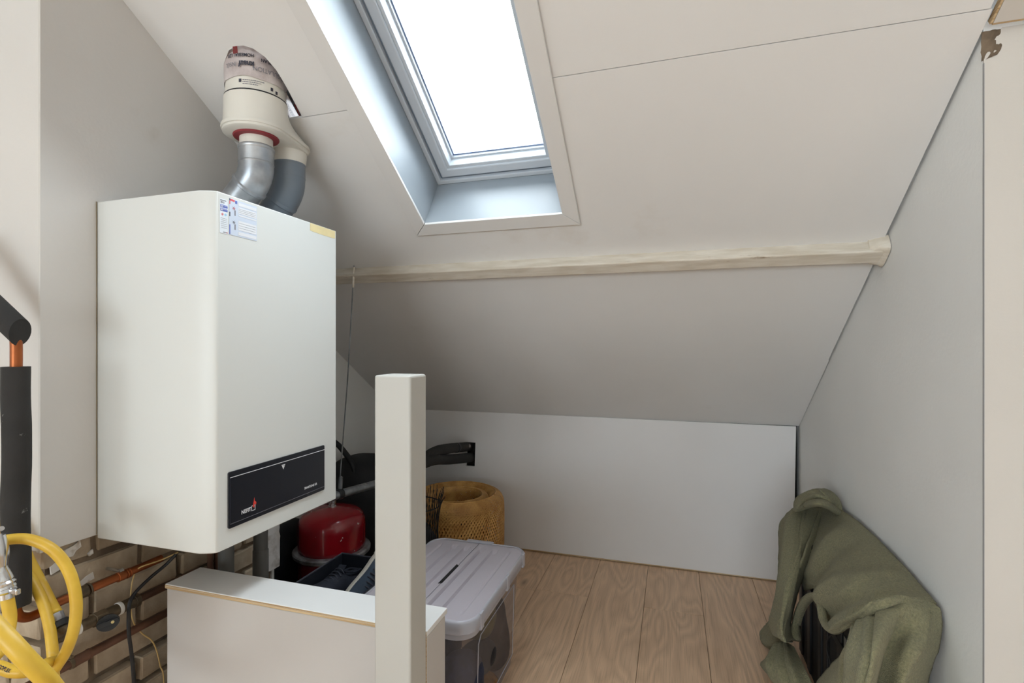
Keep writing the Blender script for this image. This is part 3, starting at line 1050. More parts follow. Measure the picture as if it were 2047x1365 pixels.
def hull(r1, r2, z, n=40):
    pts = [(C1[0] + r1 * math.cos(2 * math.pi * k / 64), C1[1] + r1 * math.sin(2 * math.pi * k / 64)) for k in range(64)] + \
          [(C2[0] + r2 * math.cos(2 * math.pi * k / 64), C2[1] + r2 * math.sin(2 * math.pi * k / 64)) for k in range(64)]
    out = []
    o = (C1[0] * 0.62 + C2[0] * 0.38, C1[1] * 0.62 + C2[1] * 0.38) if r2 > 0 else C1
    o = C1
    for k in range(n):
        a = 2 * math.pi * k / n
        d = (math.cos(a), math.sin(a))
        # support-free radial ray cast on the hull of the two circles
        best = 0
        for s_ in range(33):
            t_ = s_ / 32
            c = (C1[0] + (C2[0] - C1[0]) * t_, C1[1] + (C2[1] - C1[1]) * t_)
            r = r1 + (r2 - r1) * t_
            ex, ey = o[0] - c[0], o[1] - c[1]
            bq = ex * d[0] + ey * d[1]
            cq = ex * ex + ey * ey - r * r
            ds = bq * bq - cq
            if ds >= 0:
                best = max(best, -bq + math.sqrt(ds))
        out.append((o[0] + best * d[0], o[1] + best * d[1], z))
    return out


def ring_blend(a, b, t_):
    return [tuple(p[i] + (q[i] - p[i]) * t_ for i in range(3)) for p, q in zip(a, b)]


N = 48
cz = [(C1[0] + 0.081 * math.cos(2 * math.pi * k / N), C1[1] + 0.081 * math.sin(2 * math.pi * k / N)) for k in range(N)]
fa = thing('flue_adapter', (C1[0], C1[1], 1.75), 'cream plastic flue adapter widening into an oval foot above the boiler', 'flue adapter')
hb = hull(0.083, 0.056, 1.790, N)
top = [(x, y, 1.864) for x, y in cz]
rings = []
for s_, zz in ((0, 1.864), (0.0, 1.842), (0.12, 1.834), (0.8, 1.802), (1.0, 1.790)):
    rr = ring_blend(top, hb, s_)
    rings.append([(p[0], p[1], zz) for p in rr])
rings.append(hull(0.087, 0.060, 1.789, N))
rings.append(hull(0.088, 0.061, 1.784, N))
rings.append(hull(0.087, 0.060, 1.780, N))
rings.append(hull(0.084, 0.057, 1.779, N))
rings.append(hull(0.084, 0.057, 1.773, N))
rings.append(hull(0.078, 0.054, 1.769, N))
MB().loft(rings).build('adapter_body', M['cream'], fa, smooth=True, angle=40)
MB().lathe((C1[0], C1[1], 0), [(0.077, 1.862), (0.0800, 1.8645), (0.0800, 1.868), (0.077, 1.8695)], 48).build('seal_ring', M['black'], fa, smooth=True)
MB().lathe((C1[0], C1[1], 0), [(0.0765, 1.866), (0.0765, 2.3)], 48).build('upper_collar', M['cream'], fa, smooth=True)
MB().lathe((C1[0], C1[1], 0), [(0.044, 1.771), (0.058, 1.770), (0.059, 1.767), (0.057, 1.764), (0.046, 1.763)], 40).build('red_gasket', M['red_rubber'], fa, smooth=True)
MB().lathe((C1[0], C1[1], 0), [(0.0425, 1.772), (0.0425, 1.725)], 40).build('inner_sleeve', M['cream'], fa, smooth=True)
MB().lathe((C2[0], C2[1], 0), [(0.05, 1.777), (0.0505, 1.757), (0.048, 1.735)], 40).build('side_spigot', M['cream'], fa, smooth=True)


def elbow(c, z0, z1, rad, drop, ang, rs, tail):
    """vertical run from z0 to z1, then a bend of ang towards -X"""
    pts = [(c[0], c[1], z0 + (z1 - z0) * k / 4) for k in range(5)]
    d = Vector((0, 0, -1))
    p = Vector(pts[-1])
    n = 6
    for k in range(1, n + 1):
        a = ang * k / n
        p = p + Vector((-math.sin(a - ang / n / 2), 0, -math.cos(a - ang / n / 2))) * (drop / n)
        pts.append(tuple(p))
    dd = Vector((-math.sin(ang), 0, -math.cos(ang)))
    e0 = Vector(pts[-1])
    return pts, e0, dd


def pipe_elbow(name, label, c, z0, z1, r, m, ang, drop, tail, bead):
    th = thing(name, (c[0], c[1], 1.531), label, 'flue pipe', None)
    pts, e0, dd = elbow(c, z0, z1, 0, drop, ang, r, tail)
    MB().tube(pts, r, 32).build('bend', m, th, smooth=True)
    MB().tube([(c[0], c[1], z0 + 0.002), (c[0], c[1], z0 - 0.001), (c[0], c[1], z0 - 0.006), (c[0], c[1], z0 - 0.009)], [r, r + bead, r + bead, r], 32).build('socket_bead', m, th, smooth=True)
    zz = z1 + 0.004
    MB().tube([(c[0], c[1], zz + 0.003), (c[0], c[1], zz), (c[0], c[1], zz - 0.003)], [r, r + bead * 0.6, r], 32).build('socket_bead', m, th, smooth=True)
    q = [tuple(e0 - dd * 0.004), tuple(e0), tuple(e0 + dd * 0.006), tuple(e0 + dd * 0.008)]
    MB().tube(q, [r, r + bead * 1.6, r + bead * 1.6, r], 32).build('clamp_ring', m, th, smooth=True)
    s0 = e0 + dd * 0.005
    s1_ = s0 + dd * tail
    s2_ = s1_ + Vector((-math.sin(ang / 2), 0, -math.cos(ang / 2))) * 0.03
    k = (s2_.z - 1.533) / 1.0
    MB().tube([tuple(s0), tuple(s0 + dd * tail * 0.5), tuple(s1_), tuple(s2_), (s2_.x, s2_.y, 1.5335)], r - 0.001, 32).build('lower_bend', m, th, smooth=True)
    return th


pipe_elbow('aluminium_elbow', 'dull aluminium flue elbow between the adapter and the boiler top', C1, 1.739, 1.69, 0.0455, M['alu'], math.radians(46), 0.06, 0.07, 0.002)
pipe_elbow('grey_plastic_elbow', 'grey plastic air intake elbow beside the aluminium one', C2, 1.738, 1.69, 0.0465, M['pvc'], math.radians(42), 0.07, 0.075, 0.0012)

# foil sleeve round the flue and grey membrane in the cut-out
vf = thing('vapour_foil', (C1[0], C1[1], 1.92), 'pinkish printed vapour foil wrapped round the flue in the ceiling cut-out', 'foil')
rings = []
for j in range(12):
    zz = 1.897 + 0.29 * j / 11
    rr = 0.0785 + 0.0004 * j
    rings.append([(C1[0] + (rr + 0.0025 * noise.noise(Vector((math.cos(2 * math.pi * k / 64) * 3, math.sin(2 * math.pi * k / 64) * 3, zz * 22)))) * math.cos(2 * math.pi * k / 64),
                   C1[1] + (rr + 0.0025 * noise.noise(Vector((math.cos(2 * math.pi * k / 64) * 3, math.sin(2 * math.pi * k / 64) * 3, zz * 22)))) * math.sin(2 * math.pi * k / 64),
                   zz + (0.006 * noise.noise(Vector((math.cos(2 * math.pi * k / 64) * 1.5, math.sin(2 * math.pi * k / 64) * 1.5, 3.0))) if j == 0 else 0)) for k in range(64)])
MB().loft(rings, True, False, False).build('foil_sleeve', M['foil'], vf, smooth='all')
fa0 = math.atan2(-C1[1], -C1[0])     # towards the viewer


def wrap(u, v, z, a0, r=0.0822):
    """lettering upside down round the sleeve"""
    a = fa0 + a0 - u / r
    return Vector((C1[0] + r * math.cos(a), C1[1] + r * math.sin(a), z - v))


for body, size, z_, a0, bold, mm in (('HOMESEAL LDS', 0.0125, 1.954, -0.52, 0.0003, 'ink'), ('SOLIPLAN', 0.0125, 1.947, 0.42, 0.0003, 'ink'),
                                     ('knauf', 0.021, 1.931, -0.30, 0.0009, 'ink'), ('INSUL', 0.0165, 1.931, -0.84, 0.0, 'greyink'), ('INSULATION', 0.0175, 1.922, 0.42, 0.0, 'greyink')):
    text_obj('lettering', body, size, lambda u, v: wrap(u, v, z_, a0), M[mm], vf, 'CENTER', bold, 0.85)
# fine print too small to read: rows of short dashes
def dashes(name, fn, u0, u1, v, h, m, parent, seed, avg=0.004):
    rn = random.Random(seed)
    mb = MB()
    u = u0
    while u < u1:
        L = rn.uniform(0.5, 1.4) * avg
        e_ = min(u + L, u1)
        n_ = 3
        for k in range(n_):
            ua, ub = u + (e_ - u) * k / n_, u + (e_ - u) * (k + 1) / n_
            mb.add([fn(ua, v), fn(ub, v), fn(ub, v + h), fn(ua, v + h)], [(0, 1, 2, 3)])
        u = e_ + avg * 0.22
    return mb.build(name, m, parent)


cyl = lambda u, v: Vector((C1[0] + 0.0771 * math.cos(fa0 + u / 0.0771), C1[1] + 0.0771 * math.sin(fa0 + u / 0.0771), v))
for k in range(3):
    dashes('fine_print', cyl, -0.034, 0.020 - 0.008 * k, 1.8895 - 0.0052 * k, 0.0022, M['greyink'], fa, k)
for u0, v0 in ((-0.044, 1.884), (0.036, 1.876), (0.050, 1.872)):
    dashes('print_mark', cyl, u0, u0 + 0.007, v0, 0.009, M['ink'], fa, 9, 0.012)
# skirt: the foil that fans out over the right side of the cut-out, with print running down it
net = []
for j, d in enumerate((0.012, 0.04, 0.075)):
    row = []
    for (px, py) in ((533, 122), (556, 153), (575, 186), (590, 214), (603, 237)):
        u, v = on_slope(px - 2 - j * 9, py + 1 + j * 3, d)
        p = slope(u, v, d)
        row.append(p)
    net.append(row)
gsk = patch(net, 20, 8)
mb = MB()
grid_add(mb, gsk)
mb.build('foil_skirt', M['foil'], vf, smooth='all')


def skirt(u, v, u0, v0):
    uu = min(max(u0 - u, 0), 1) * 20
    vv = min(max(v0 + v, 0), 1) * 8
    i0, j0 = min(int(uu), 19), min(int(vv), 7)
    fu, fv = uu - i0, vv - j0
    a = gsk[j0][i0].lerp(gsk[j0][i0 + 1], fu)
    b = gsk[j0 + 1][i0].lerp(gsk[j0 + 1][i0 + 1], fu)
    p = a.lerp(b, fv)
    return p + (Vector((0, 0, CAMH)) - p).normalized() * 0.0015


text_obj('lettering', 'KNAUF', 1.0, lambda u, v: skirt(u * 0.085, v * 0.42, 0.42, 0.5), M['ink'], vf, 'CENTER', 0.03, 1.0)
text_obj('lettering', 'INSULATION', 1.0, lambda u, v: skirt(u * 0.06, v * 0.36, 0.78, 0.5), M['greyink'], vf, 'CENTER', 0.0, 1.0)
# grey membrane behind
mq = MB()
mq.plate([[(hx0 - 0.03, 0.85), (-0.86, 0.85), (-0.86, 1.28), (hx0 - 0.03, 1.28)], [(C1[0] + 0.078 * math.cos(2 * math.pi * k / 24), C1[1] - 0.035 + 0.1 * math.sin(2 * math.pi * k / 24)) for k in range(24)]], slope, 0.07, 0.073)
mq.build('grey_membrane', M['greyfoil'], vf)
a, b = on_slope(589, 207, 0.03), on_slope(604, 240, 0.015)
MB().tube([slope(a[0], a[1], 0.028), slope(b[0], b[1], 0.013)], 0.0016, 6).build('red_tape_strip', M['redtape'], vf)
q = [P(465, 93, Y=1.02), P(473, 92, Y=1.02), P(474, 106, Y=1.05), P(466, 107, Y=1.05)]
MB().add([on for on in q] + [x + Vector((0, 0.002, 0.001)) for x in q], [(0, 1, 2, 3), (7, 6, 5, 4), (0, 4, 5, 1), (1, 5, 6, 2), (2, 6, 7, 3), (3, 7, 4, 0)]).build('red_tape_strip', M['redtape'], vf)

# ------------------------------------------------------------------ pipes round the chimney foot
XP = -1.268


def run(px, py, X=XP):
    return P(px, py, X=X)


# heating pipe in black foam, bending down into copper along the bricks
XV, YV = -1.255, 0.690
hp = thing('heating_pipe', (XV, YV, 0.6), 'vertical copper heating pipe in black foam sleeve at the chimney corner', 'pipe')
mb = MB()
n = 24
rg = []
for j in range(25):
    z = 0.664 + (1.147 - 0.664) * j / 24
    ox = 0.002 * math.sin(j * 0.5)
    rg.append([(XV + ox + (0.0225 + 0.0012 * noise.noise(Vector((k * 0.5, z * 14, 0)))) * math.cos(2 * math.pi * k / n), YV + (0.0225 + 0.0012 * noise.noise(Vector((k * 0.5, z * 14, 5)))) * math.sin(2 * math.pi * k / n), z + (0.006 * math.cos(2 * math.pi * k / n) if j == 0 else 0)) for k in range(n)])
mb.loft(rg).build('foam_sleeve', M['black_rubber'], hp, smooth=True)
path = [(XV, YV, 1.14), (XV, YV, 1.19), (XV - 0.003, YV, 1.205), (XV - 0.012, YV - 0.002, 1.222), (XV - 0.04, YV - 0.008, 1.252)]
MB().tube(catmull(path, 16), 0.0098, 16).build('copper_bend', M['copper'], hp, smooth=True)
d = Vector((-0.62, -0.18, 0.60)).normalized()
p0 = Vector((XV + 0.012, YV, 1.216))
mb = MB()
rg = []
for j in range(10):
    c = p0 + d * (-0.0 + 0.30 * j / 9)
    nx = Vector((0, 0, 1)).cross(d).normalized()
    ny = d.cross(nx)
    rg.append([c + (nx * math.cos(2 * math.pi * k / n) + ny * math.sin(2 * math.pi * k / n)) * 0.023 + (d * (ny.z * math.sin(2 * math.pi * k / n)) * 0.02 if j == 0 else Vector()) for k in range(n)])
mb.loft(rg).build('foam_sleeve', M['black_rubber'], hp, smooth=True)
e1 = Vector((XV, YV, 0.672))
pts = [e1, Vector((XV, YV, 0.655)), Vector((XV - 0.002, YV + 0.010, 0.640)), Vector((XV - 0.004, YV + 0.032, 0.632))]
end = run(322, 1123)
st = pts[-1]
y2 = 0.775
pts2 = [Vector((XP, y2, 0.634)), Vector((XP, 0.83, 0.634)), Vector((XP, end.y, 0.636))]
MB().tube(catmull(pts + pts2, 40), 0.0095, 16).build('copper_run', M['copper'], hp, smooth=True)
zr = 0.634
for ya, yb, r in ((0.800, 0.828, 0.0135), (0.830, 0.834, 0.0155), (0.796, 0.800, 0.0155), (0.895, 0.913, 0.0115), (0.915, 0.919, 0.0118), (0.922, 0.926, 0.0118)):
    MB().tube([(XP, ya, zr), (XP, yb, zr)], r, 16).build('coupling', M['brass' if ya < 0.85 else 'copper'], hp, smooth=True, bevel=0.001)
mb = MB().tube([(XB - 0.01, 0.905, zr + 0.012), (XP, 0.905, zr + 0.012)], 0.004, 8)
mb.tube([(XP, 0.899, zr + 0.0125), (XP, 0.909, zr + 0.0125)], 0.0055, 8)
mb.build('pipe_clip', M['chrome'], hp)

# gas pipe with black handled valve
zq = CAMH - 0.632
vp = thing('valve_pipe', (XP, 1.0, zq), 'tarnished copper pipe with brass valve, white sealing tape and black handle', 'pipe')
MB().tube([(XP, 0.935, zq), (XP, 1.0, zq), (XP, 1.06, zq), (XP, 1.12, zq)], 0.0095, 16).build('copper_run', M['oldcopper'], vp, smooth=True)
for ya, yb, r, mm in ((0.903, 0.936, 0.0145, 'brass'), (0.934, 0.946, 0.0165, 'brass'), (0.8955, 0.904, 0.0152, 'teflon'), (0.868, 0.897, 0.0135, 'brass'), (0.842, 0.868, 0.0165, 'brass'),
                      (0.812, 0.842, 0.0125, 'brass'), (0.805, 0.812, 0.0148, 'teflon'), (0.795, 0.805, 0.0135, 'brass'), (0.789, 0.795, 0.0145, 'teflon'), (0.765, 0.789, 0.013, 'brass')):
    nn = 8 if mm == 'brass' and r > 0.014 else 18
    MB().tube([(XP, ya, zq), (XP, yb, zq)], r, nn).build('white_tape' if mm == 'teflon' else 'valve_body', M[mm], vp, smooth=True, bevel=0.0008)
hc = Vector((XP + 0.032, 0.853, zq - 0.004))
MB().tube([(XP, 0.853, zq), tuple(hc)], 0.0085, 14).build('valve_stem', M['brass'], vp, smooth=True)
hn = Vector((0.80, -0.55, 0.25)).normalized()
hu = Vector((0.52, 0.83, 0.12))
hu = (hu - hn * hu.dot(hn)).normalized()
hv = hn.cross(hu)
hfn = lambda u, v, d: hc + hu * u + hv * v + hn * d
loop = []
for k in range(32):
    a = 2 * math.pi * k / 32
    loop.append((0.0205 * math.cos(a) * (1 + 0.05 * math.cos(2 * a)), 0.0175 * math.sin(a)))
ho = MB().plate([loop], hfn, -0.003, 0.008).build('valve_handle', M['black'], vp, smooth=True, bevel=0.003)
MB().plate([rrect(-0.0195, 0.0195, -0.0055, 0.0055, 0.004, 4)], hfn, 0.006, 0.017).build('grip_bar', M['black'], ho, bevel=0.0025, smooth=True)
MB().plate([circle((0.008, 0.0), 0.0032, 12)], hfn, 0.0165, 0.0185).build('brass_screw', mat('bright_brass', rgb(190, 170, 120), 0.35, metal=0.7), ho)
# hose union at its near end
un = Vector((XP + 0.02, 0.755, zq + 0.006))
mb = MB()
up_ = P(112, 1228, z=1.06)
dn_ = P(124, 1258, z=1.055)
ax = (dn_ - up_).normalized()
mb.tube([tuple(up_ - ax * 0.002), tuple(up_ + ax * 0.016)], 0.0125, 10)
mb.build('hose_union', M['zinc'], vp, smooth=True, bevel=0.001)
MB().tube([tuple(up_ + ax * 0.014), tuple(up_ + ax * 0.017), tuple(up_ + ax * 0.026), tuple(up_ + ax * 0.029)], [0.014, 0.0175, 0.0175, 0.013], 18).build('black_union_nut', M['black'], vp, smooth=True)
MB().tube(catmull([up_ + ax * 0.028, up_ + ax * 0.034, Vector((XP, 0.765, zq)) + Vector((0, -0.004, 0)), Vector((XP, 0.77, zq))], 10), 0.010, 12).build('union_bend', M['brass'], vp, smooth=True)

# lowest pipe
zl = CAMH - 0.703
lp = thing('return_pipe', (XP, 0.9, zl), 'brown tarnished copper pipe running lowest along the bricks', 'pipe')
MB().tube([(XP, 0.60, zl), (XP, 0.8, zl), (XP, 1.0, zl), (XP, 1.12, zl)], 0.0095, 16).build('copper_run', M['oldcopper'], lp, smooth=True)
for ya, yb, r in ((0.803, 0.83, 0.0115), (0.799, 0.803, 0.0125), (0.83, 0.835, 0.0125)):
    MB().tube([(XP, ya, zl), (XP, yb, zl)], r, 16).build('coupling', M['oldcopper'], lp, smooth=True)
mb = MB().tube([(XB, 0.797, zl + 0.014), (XP + 0.004, 0.797, zl + 0.014)], 0.004, 8)
mb.tube([(XP, 0.792, zl), (XP, 0.801, zl)], 0.0115, 14)
mb.build('pipe_clip', M['brass'], lp)

# copper tails, gas fitting and drains below the boiler
g1 = thing('gas_fitting', (-1.24, 0.99, 0.70), 'bright metal pipe fitting under the boiler bottom', 'fitting')
MB().tube([(-1.265, 0.955, 0.712), (-1.255, 0.985, 0.712)], 0.016, 8).build('nut', M['chrome'], g1, bevel=0.001)
MB().tube([(-1.255, 0.985, 0.712), (-1.235, 1.06, 0.712), (-1.2, 1.16, 0.712)], 0.013, 16).build('tube', M['steel'], g1, smooth=True)
MB().tube([(-1.256, 0.983, 0.712), (-1.252, 0.996, 0.712)], 0.0165, 20).build('collar', M['chrome'], g1, smooth=True)
MB().tube([(-1.265, 0.955, 0.706), (-1.265, 0.955, 0.735)], 0.009, 12).build('stub', M['steel'], g1, smooth=True)
for name, label, xx, yy in (('copper_tail', 'thin copper pipe dropping from the boiler, left of a pair', -1.282, 1.168), ('copper_tail', 'thin copper pipe dropping from the boiler, right of a pair', -1.282, 1.19)):
    o = MB().tube([(xx, yy, 0), (xx, yy, 0.4), (xx, yy, 0.729)], 0.0078, 12).build(name, M['oldcopper'], smooth=True)
    tag(o, label, 'pipe', 'copper tails under the boiler')
for lab, px, collar in (('dark grey plastic drain pipe under the boiler beside the copper tails', 452, 0), ('dark grey plastic drain pipe with a socket beside the flaked plaster edge', 521, 1)):
    q = P(px, 1100, X=-1.205)
    t0 = thing('drain_pipe', (q.x, q.y, 0), lab, 'pipe', 'drain pipes under the boiler')
    MB().tube([(q.x, q.y, 0.0), (q.x, q.y, 0.4), (q.x, q.y, 0.7295)], 0.0205, 24).build('pipe_run', M['drain'], t0, smooth=True)
    MB().lathe((q.x, q.y, 0), [(0.0205, 0.30), (0.0225, 0.302), (0.0225, (0.562 if collar else 0.4)), (0.0208, (0.566 if collar else 0.403))], 24).build('socket', M['drain'], t0, smooth=True)

# cables
pts = [P(352, 1108, X=-1.235), P(330, 1130, X=-1.245), P(300, 1155, X=-1.25), P(270, 1185, X=-1.25), P(259, 1207, X=-1.245), P(257, 1240, X=-1.242), P(258, 1270, X=-1.242), P(262, 1300, X=-1.243), P(266, 1340, X=-1.245), P(268, 1400, X=-1.25)]
pts.append(Vector((pts[-1].x, pts[-1].y, 0.006)))
o = MB().tube(catmull(pts, 70), 0.0042, 8).build('black_cable', M['black'], smooth=True)
tag(o, 'black power cable hanging from the boiler past the pipes', 'cable')
pts = [P(356, 1104, X=-1.24), P(320, 1120, X=-1.252), P(280, 1134, X=-1.255), P(268, 1150, X=-1.29), P(262, 1180, X=-1.295), P(262, 1220, X=-1.298), P(268, 1246, X=-1.294), P(284, 1266, X=-1.292), P(303, 1280, X=-1.29), P(313, 1300, X=-1.288), P(320, 1330, X=-1.288), P(328, 1372, X=-1.288)]
pts.append(Vector((pts[-1].x, pts[-1].y, 0.005)))
o = MB().tube(catmull(pts, 80), 0.0017, 6).build('beige_cable', M['beige'], smooth=True)
tag(o, 'thin beige thermostat wire dangling in front of the bricks', 'cable')

# chrome tap coupling at the left
tz = 0.93
tp_ = thing('tap_coupling', P(8, 1190, z=tz), 'chrome tap outlet with ribbed collar and hose clamp at the left edge', 'tap')
ax0 = P(-12, 1048, z=tz)
pp = [P(-4, 1070, z=tz), P(-2, 1100, z=tz), P(0, 1130, z=tz), P(6, 1155, z=tz), P(9, 1165, z=tz)]
MB().tube(catmull(pp, 16), [0.010 + 0.004 * abs(math.sin(i * 0.35)) for i in range(17)], 18).build('spout', M['chrome'], tp_, smooth=True)
pp = [P(9, 1160, z=tz), P(9.5, 1164, z=tz), P(10, 1170, z=tz), P(10.5, 1171, z=tz), P(11, 1176, z=tz), P(11.5, 1177, z=tz), P(12, 1181, z=tz)]
MB().tube(pp, [0.012, 0.0155, 0.0155, 0.014, 0.0155, 0.014, 0.0155], 24).build('ribbed_collar', M['chrome'], tp_, smooth=True)
MB().tube([P(12.5, 1185, z=tz), P(13.5, 1195, z=tz)], 0.0128, 24).build('hose_clamp', M['chrome'], tp_, smooth=True)
MB().box(*(lambda c: (c.x - 0.010, c.x + 0.014, c.y - 0.004, c.y + 0.004, c.z - 0.005, c.z + 0.005))(P(27, 1181, z=tz - 0.006))).build('clamp_screw', M['chrome'], tp_, bevel=0.002)
MB().tube([P(-14, 1065, z=tz), P(4, 1056, z=tz - 0.01)], [0.006, 0.004], 10).build('tap_lever', M['chrome'], tp_, smooth=True)

# yellow hose
hp_ = [(12, 1182, .93), (16, 1205, .93), (20, 1235, .93), (14, 1270, .92), (-8, 1310, .90), (-60, 1340, .84), (-110, 1300, .74), (-85, 1215, .66), (-30, 1235, .61), (10, 1272, .60), (55, 1320, .60), (105, 1372, .62), (150, 1440, .68), (150, 1520, .80),
       (90, 1520, .92), (70, 1440, .95), (78, 1385, .96), (104, 1346, .965), (133, 1300, .97), (150, 1245, .975), (151, 1190, .98), (136, 1138, .98), (105, 1099, .975), (62, 1079, .97), (20, 1078, .96), (-20, 1090, .955), (-50, 1120, .98), (-40, 1140, 1.06), (0, 1120, 1.09), (38, 1127, 1.09), (62, 1158, 1.075), (84, 1200, 1.06), (98, 1248, 1.04), (105, 1300, 1.02), (107, 1350, 1.01), (110, 1410, 1.0), (90, 1470, .98), (20, 1440, .94), (-20, 1365, .90), (-10, 1333, .885), (24, 1342, .88), (58, 1341, .89), (92, 1327, .95), (120, 1318, 1.02)]
ho = MB().tube(catmull([P(a, b, z=c) for a, b, c in hp_], 420), 0.0098, 12)
gh = thing('garden_hose', P(60, 1365, z=0.95), 'yellow garden hose coiled in loops beside the chimney', 'hose')
ho.build('hose_tube', M['hose'], gh, smooth='all')
h2 = [(118, 1246, 1.058), (112, 1228, 1.06), (100, 1206, 1.075), (80, 1166, 1.09), (60, 1128, 1.09), (40, 1090, 1.085), (10, 1060, 1.08), (-30, 1040, 1.07)]
MB().tube(catmull([P(a, b, z=c) for a, b, c in h2[1:]], 50), 0.0115, 12).build('supply_hose', M['hose'], gh, smooth='all')


def on_hose(pts_, r=0.0101):
    """maps lettering onto the side of a hose strand that faces the viewer"""
    L = [0]
    for i in range(1, len(pts_)):
        L.append(L[-1] + (pts_[i] - pts_[i - 1]).length)

    def fn(u, v):
        u = min(max(u, 0), L[-1] - 1e-4)
        i = 0
        while L[i + 1] < u:
            i += 1
        t_ = (u - L[i]) / (L[i + 1] - L[i])
        p = pts_[i].lerp(pts_[i + 1], t_)
        tan = (pts_[i + 1] - pts_[i]).normalized()
        view = (Vector((0, 0, CAMH)) - p).normalized()
        view = (view - tan * view.dot(tan)).normalized()
        side = view.cross(tan)
        a = v / r
        return p + view * math.cos(a) * r + side * math.sin(a) * r
    return fn


strand = catmull([P(a, b, z=c) for a, b, c in hp_], 420)
k0 = int(420 * (len(hp_) - 4.72) / (len(hp_) - 1))
text_obj('lettering', 'TRICOFLEX', 0.0072, on_hose(strand[k0:]), M['ink'], gh, 'LEFT', 0.0003, 0.85)
k1 = int(420 * 23.2 / (len(hp_) - 1))
text_obj('lettering', 'TRICOFLEX', 0.006, on_hose(list(reversed(strand[k1:k1 + 30]))), M['ink'], gh, 'LEFT', 0.0, 0.9)

# ------------------------------------------------------------------ recess: vessel, bags, pipes
VC = (-1.372, 1.852)
ev = thing('expansion_vessel', (VC[0], VC[1], 0), 'red domed expansion vessel with grey clamp ring', 'vessel')
MB().lathe((VC[0], VC[1], 0), [(0.05, 0.0), (0.11, 0.02), (0.132, 0.07), (0.135, 0.12), (0.135, 0.33)], 48).build('lower_shell', M['redpaint'], ev, smooth=True, angle=50)
MB().lathe((VC[0], VC[1], 0), [(0.135, 0.335), (0.1355, 0.36), (0.136, 0.43), (0.133, 0.455), (0.126, 0.472), (0.112, 0.487), (0.085, 0.498), (0.05, 0.505), (0.012, 0.508)], 48).build('dome', M['redpaint'], ev, smooth='all')
MB().lathe((VC[0], VC[1], 0), [(0.134, 0.318), (0.150, 0.318), (0.156, 0.323), (0.157, 0.335), (0.152, 0.340), (0.134, 0.342)], 48).build('clamp_ring', M['zinc'], ev, smooth=True, angle=30)
MB().lathe((VC[0], VC[1], 0), [(0.017, 0.503), (0.017, 0.513), (0.014, 0.515), (0.014, 0.524), (0.0165, 0.526), (0.0165, 0.536)], 14).build('valve_nut', M['chrome'], ev, smooth=True, angle=30)
mb = MB()
mb.loft([[(VC[0] + 0.06 + 0.028 * math.cos(a) * s_ - 0.10, VC[1] - 0.045 + 0.022 * math.sin(a) * s_, 0.4955 + h_) for a in [k * 0.7 for k in range(9)]] for s_, h_ in ((1.0, -0.006), (0.95, 0.003), (0.6, 0.004))])
mb.build('peeled_label', M['roughplaster'], ev)


def soft_box(c, s, seed, amp=0.01, p=4.0, nu=40, nv=24, zmin=0.0, taper=0.0):
    """rounded, slightly lumpy body of size s"""
    rings = []
    for j in range(nv + 1):
        ph = math.pi * j / nv - math.pi / 2
        row = []
        for i_ in range(nu):
            th = 2 * math.pi * i_ / nu
            f = lambda x: math.copysign(abs(x) ** (2 / p), x)
            x = f(math.cos(ph)) * f(math.cos(th))
            y = f(math.cos(ph)) * f(math.sin(th))
            z = f(math.sin(ph))
            k = 1 - taper * (z + 1) / 2
            q = Vector((c[0] + s[0] * x * k, c[1] + s[1] * y * k, c[2] + s[2] * z))
            q += Vector((x, y, z)) * amp * noise.noise(q * 9 + Vector((seed, 0, 0)))
            q.z = max(q.z, zmin)
            row.append(q)
        rings.append(row)
    return MB().loft(rings)


bg_ = thing('black_bag', (-1.49, 2.28, 0), 'large rounded black bag with a strap standing behind the red vessel', 'bag')
soft_box((-1.508, 2.285, 0.315), (0.166, 0.19, 0.315), 2, 0.008, 3.2).build('bag_body', M['bag'], bg_, smooth='all')
st_ = catmull([P(640, 900, Y=2.12), P(655, 878, Y=2.12), P(674, 888, Y=2.12), P(690, 906, Y=2.13), P(703, 925, Y=2.15), P(712, 950, Y=2.15)], 24)
mb = MB()
mb.loft([[p + Vector((0.004, -0.012, 0.006)), p + Vector((0.004, 0.014, 0.006)), p + Vector((-0.004, 0.014, -0.006)), p + Vector((-0.004, -0.012, -0.006))] for p in st_])
mb.build('strap', M['bag'], bg_, smooth='all')
bs = soft_box((-1.607, 1.74, 0.22), (0.07, 0.24, 0.22), 8, 0.012, 3.5).build('black_sack', M['bag'], smooth='all')
tag(bs, 'slim black bag squeezed between the side wall and the red vessel', 'bag')

# steel pipe on its hanger, black foam sleeves into the knee wall
A0 = P(640, 1004, X=-1.262)
A0 = Vector((-1.262, 1.45, 0.612))
A1 = Vector((-1.252, 1.74, 0.603))
A2 = Vector((-1.205, 2.10, 0.582))
A3 = Vector((-1.150, 2.86, 0.515))
sp = thing('steel_pipe', A0, 'grey paint-flecked steel pipe passing below the hanger wire', 'pipe')
MB().tube([A0, A1, A2], 0.0165, 20).build('pipe_run', M['steel'], sp, smooth=True)
dpp = (A2 - A1).normalized()
MB().tube([A1 - dpp * 0.02, A1 - dpp * 0.018, A1 + dpp * 0.006, A1 + dpp * 0.008], [0.017, 0.021, 0.021, 0.017], 20).build('dark_clamp', M['black'], sp, smooth=True)
hole_c = Vector((-1.155, YK + 0.05, 0.0))
fs = thing('foam_pipe_sleeve', A2, 'lower black foam pipe sleeve running into the knee wall hole', 'pipe sleeve', 'foam sleeves into the knee wall')
MB().tube(catmull([A2 - (A2 - A1) * 0.25, A2, P(858, 921, Y=2.36), P(900, 918, Y=2.62), P(935, 915, Y=2.84), P(941, 914, Y=2.93)], 30), 0.028, 18).build('lower_sleeve', M['black_rubber'], fs, smooth='all')
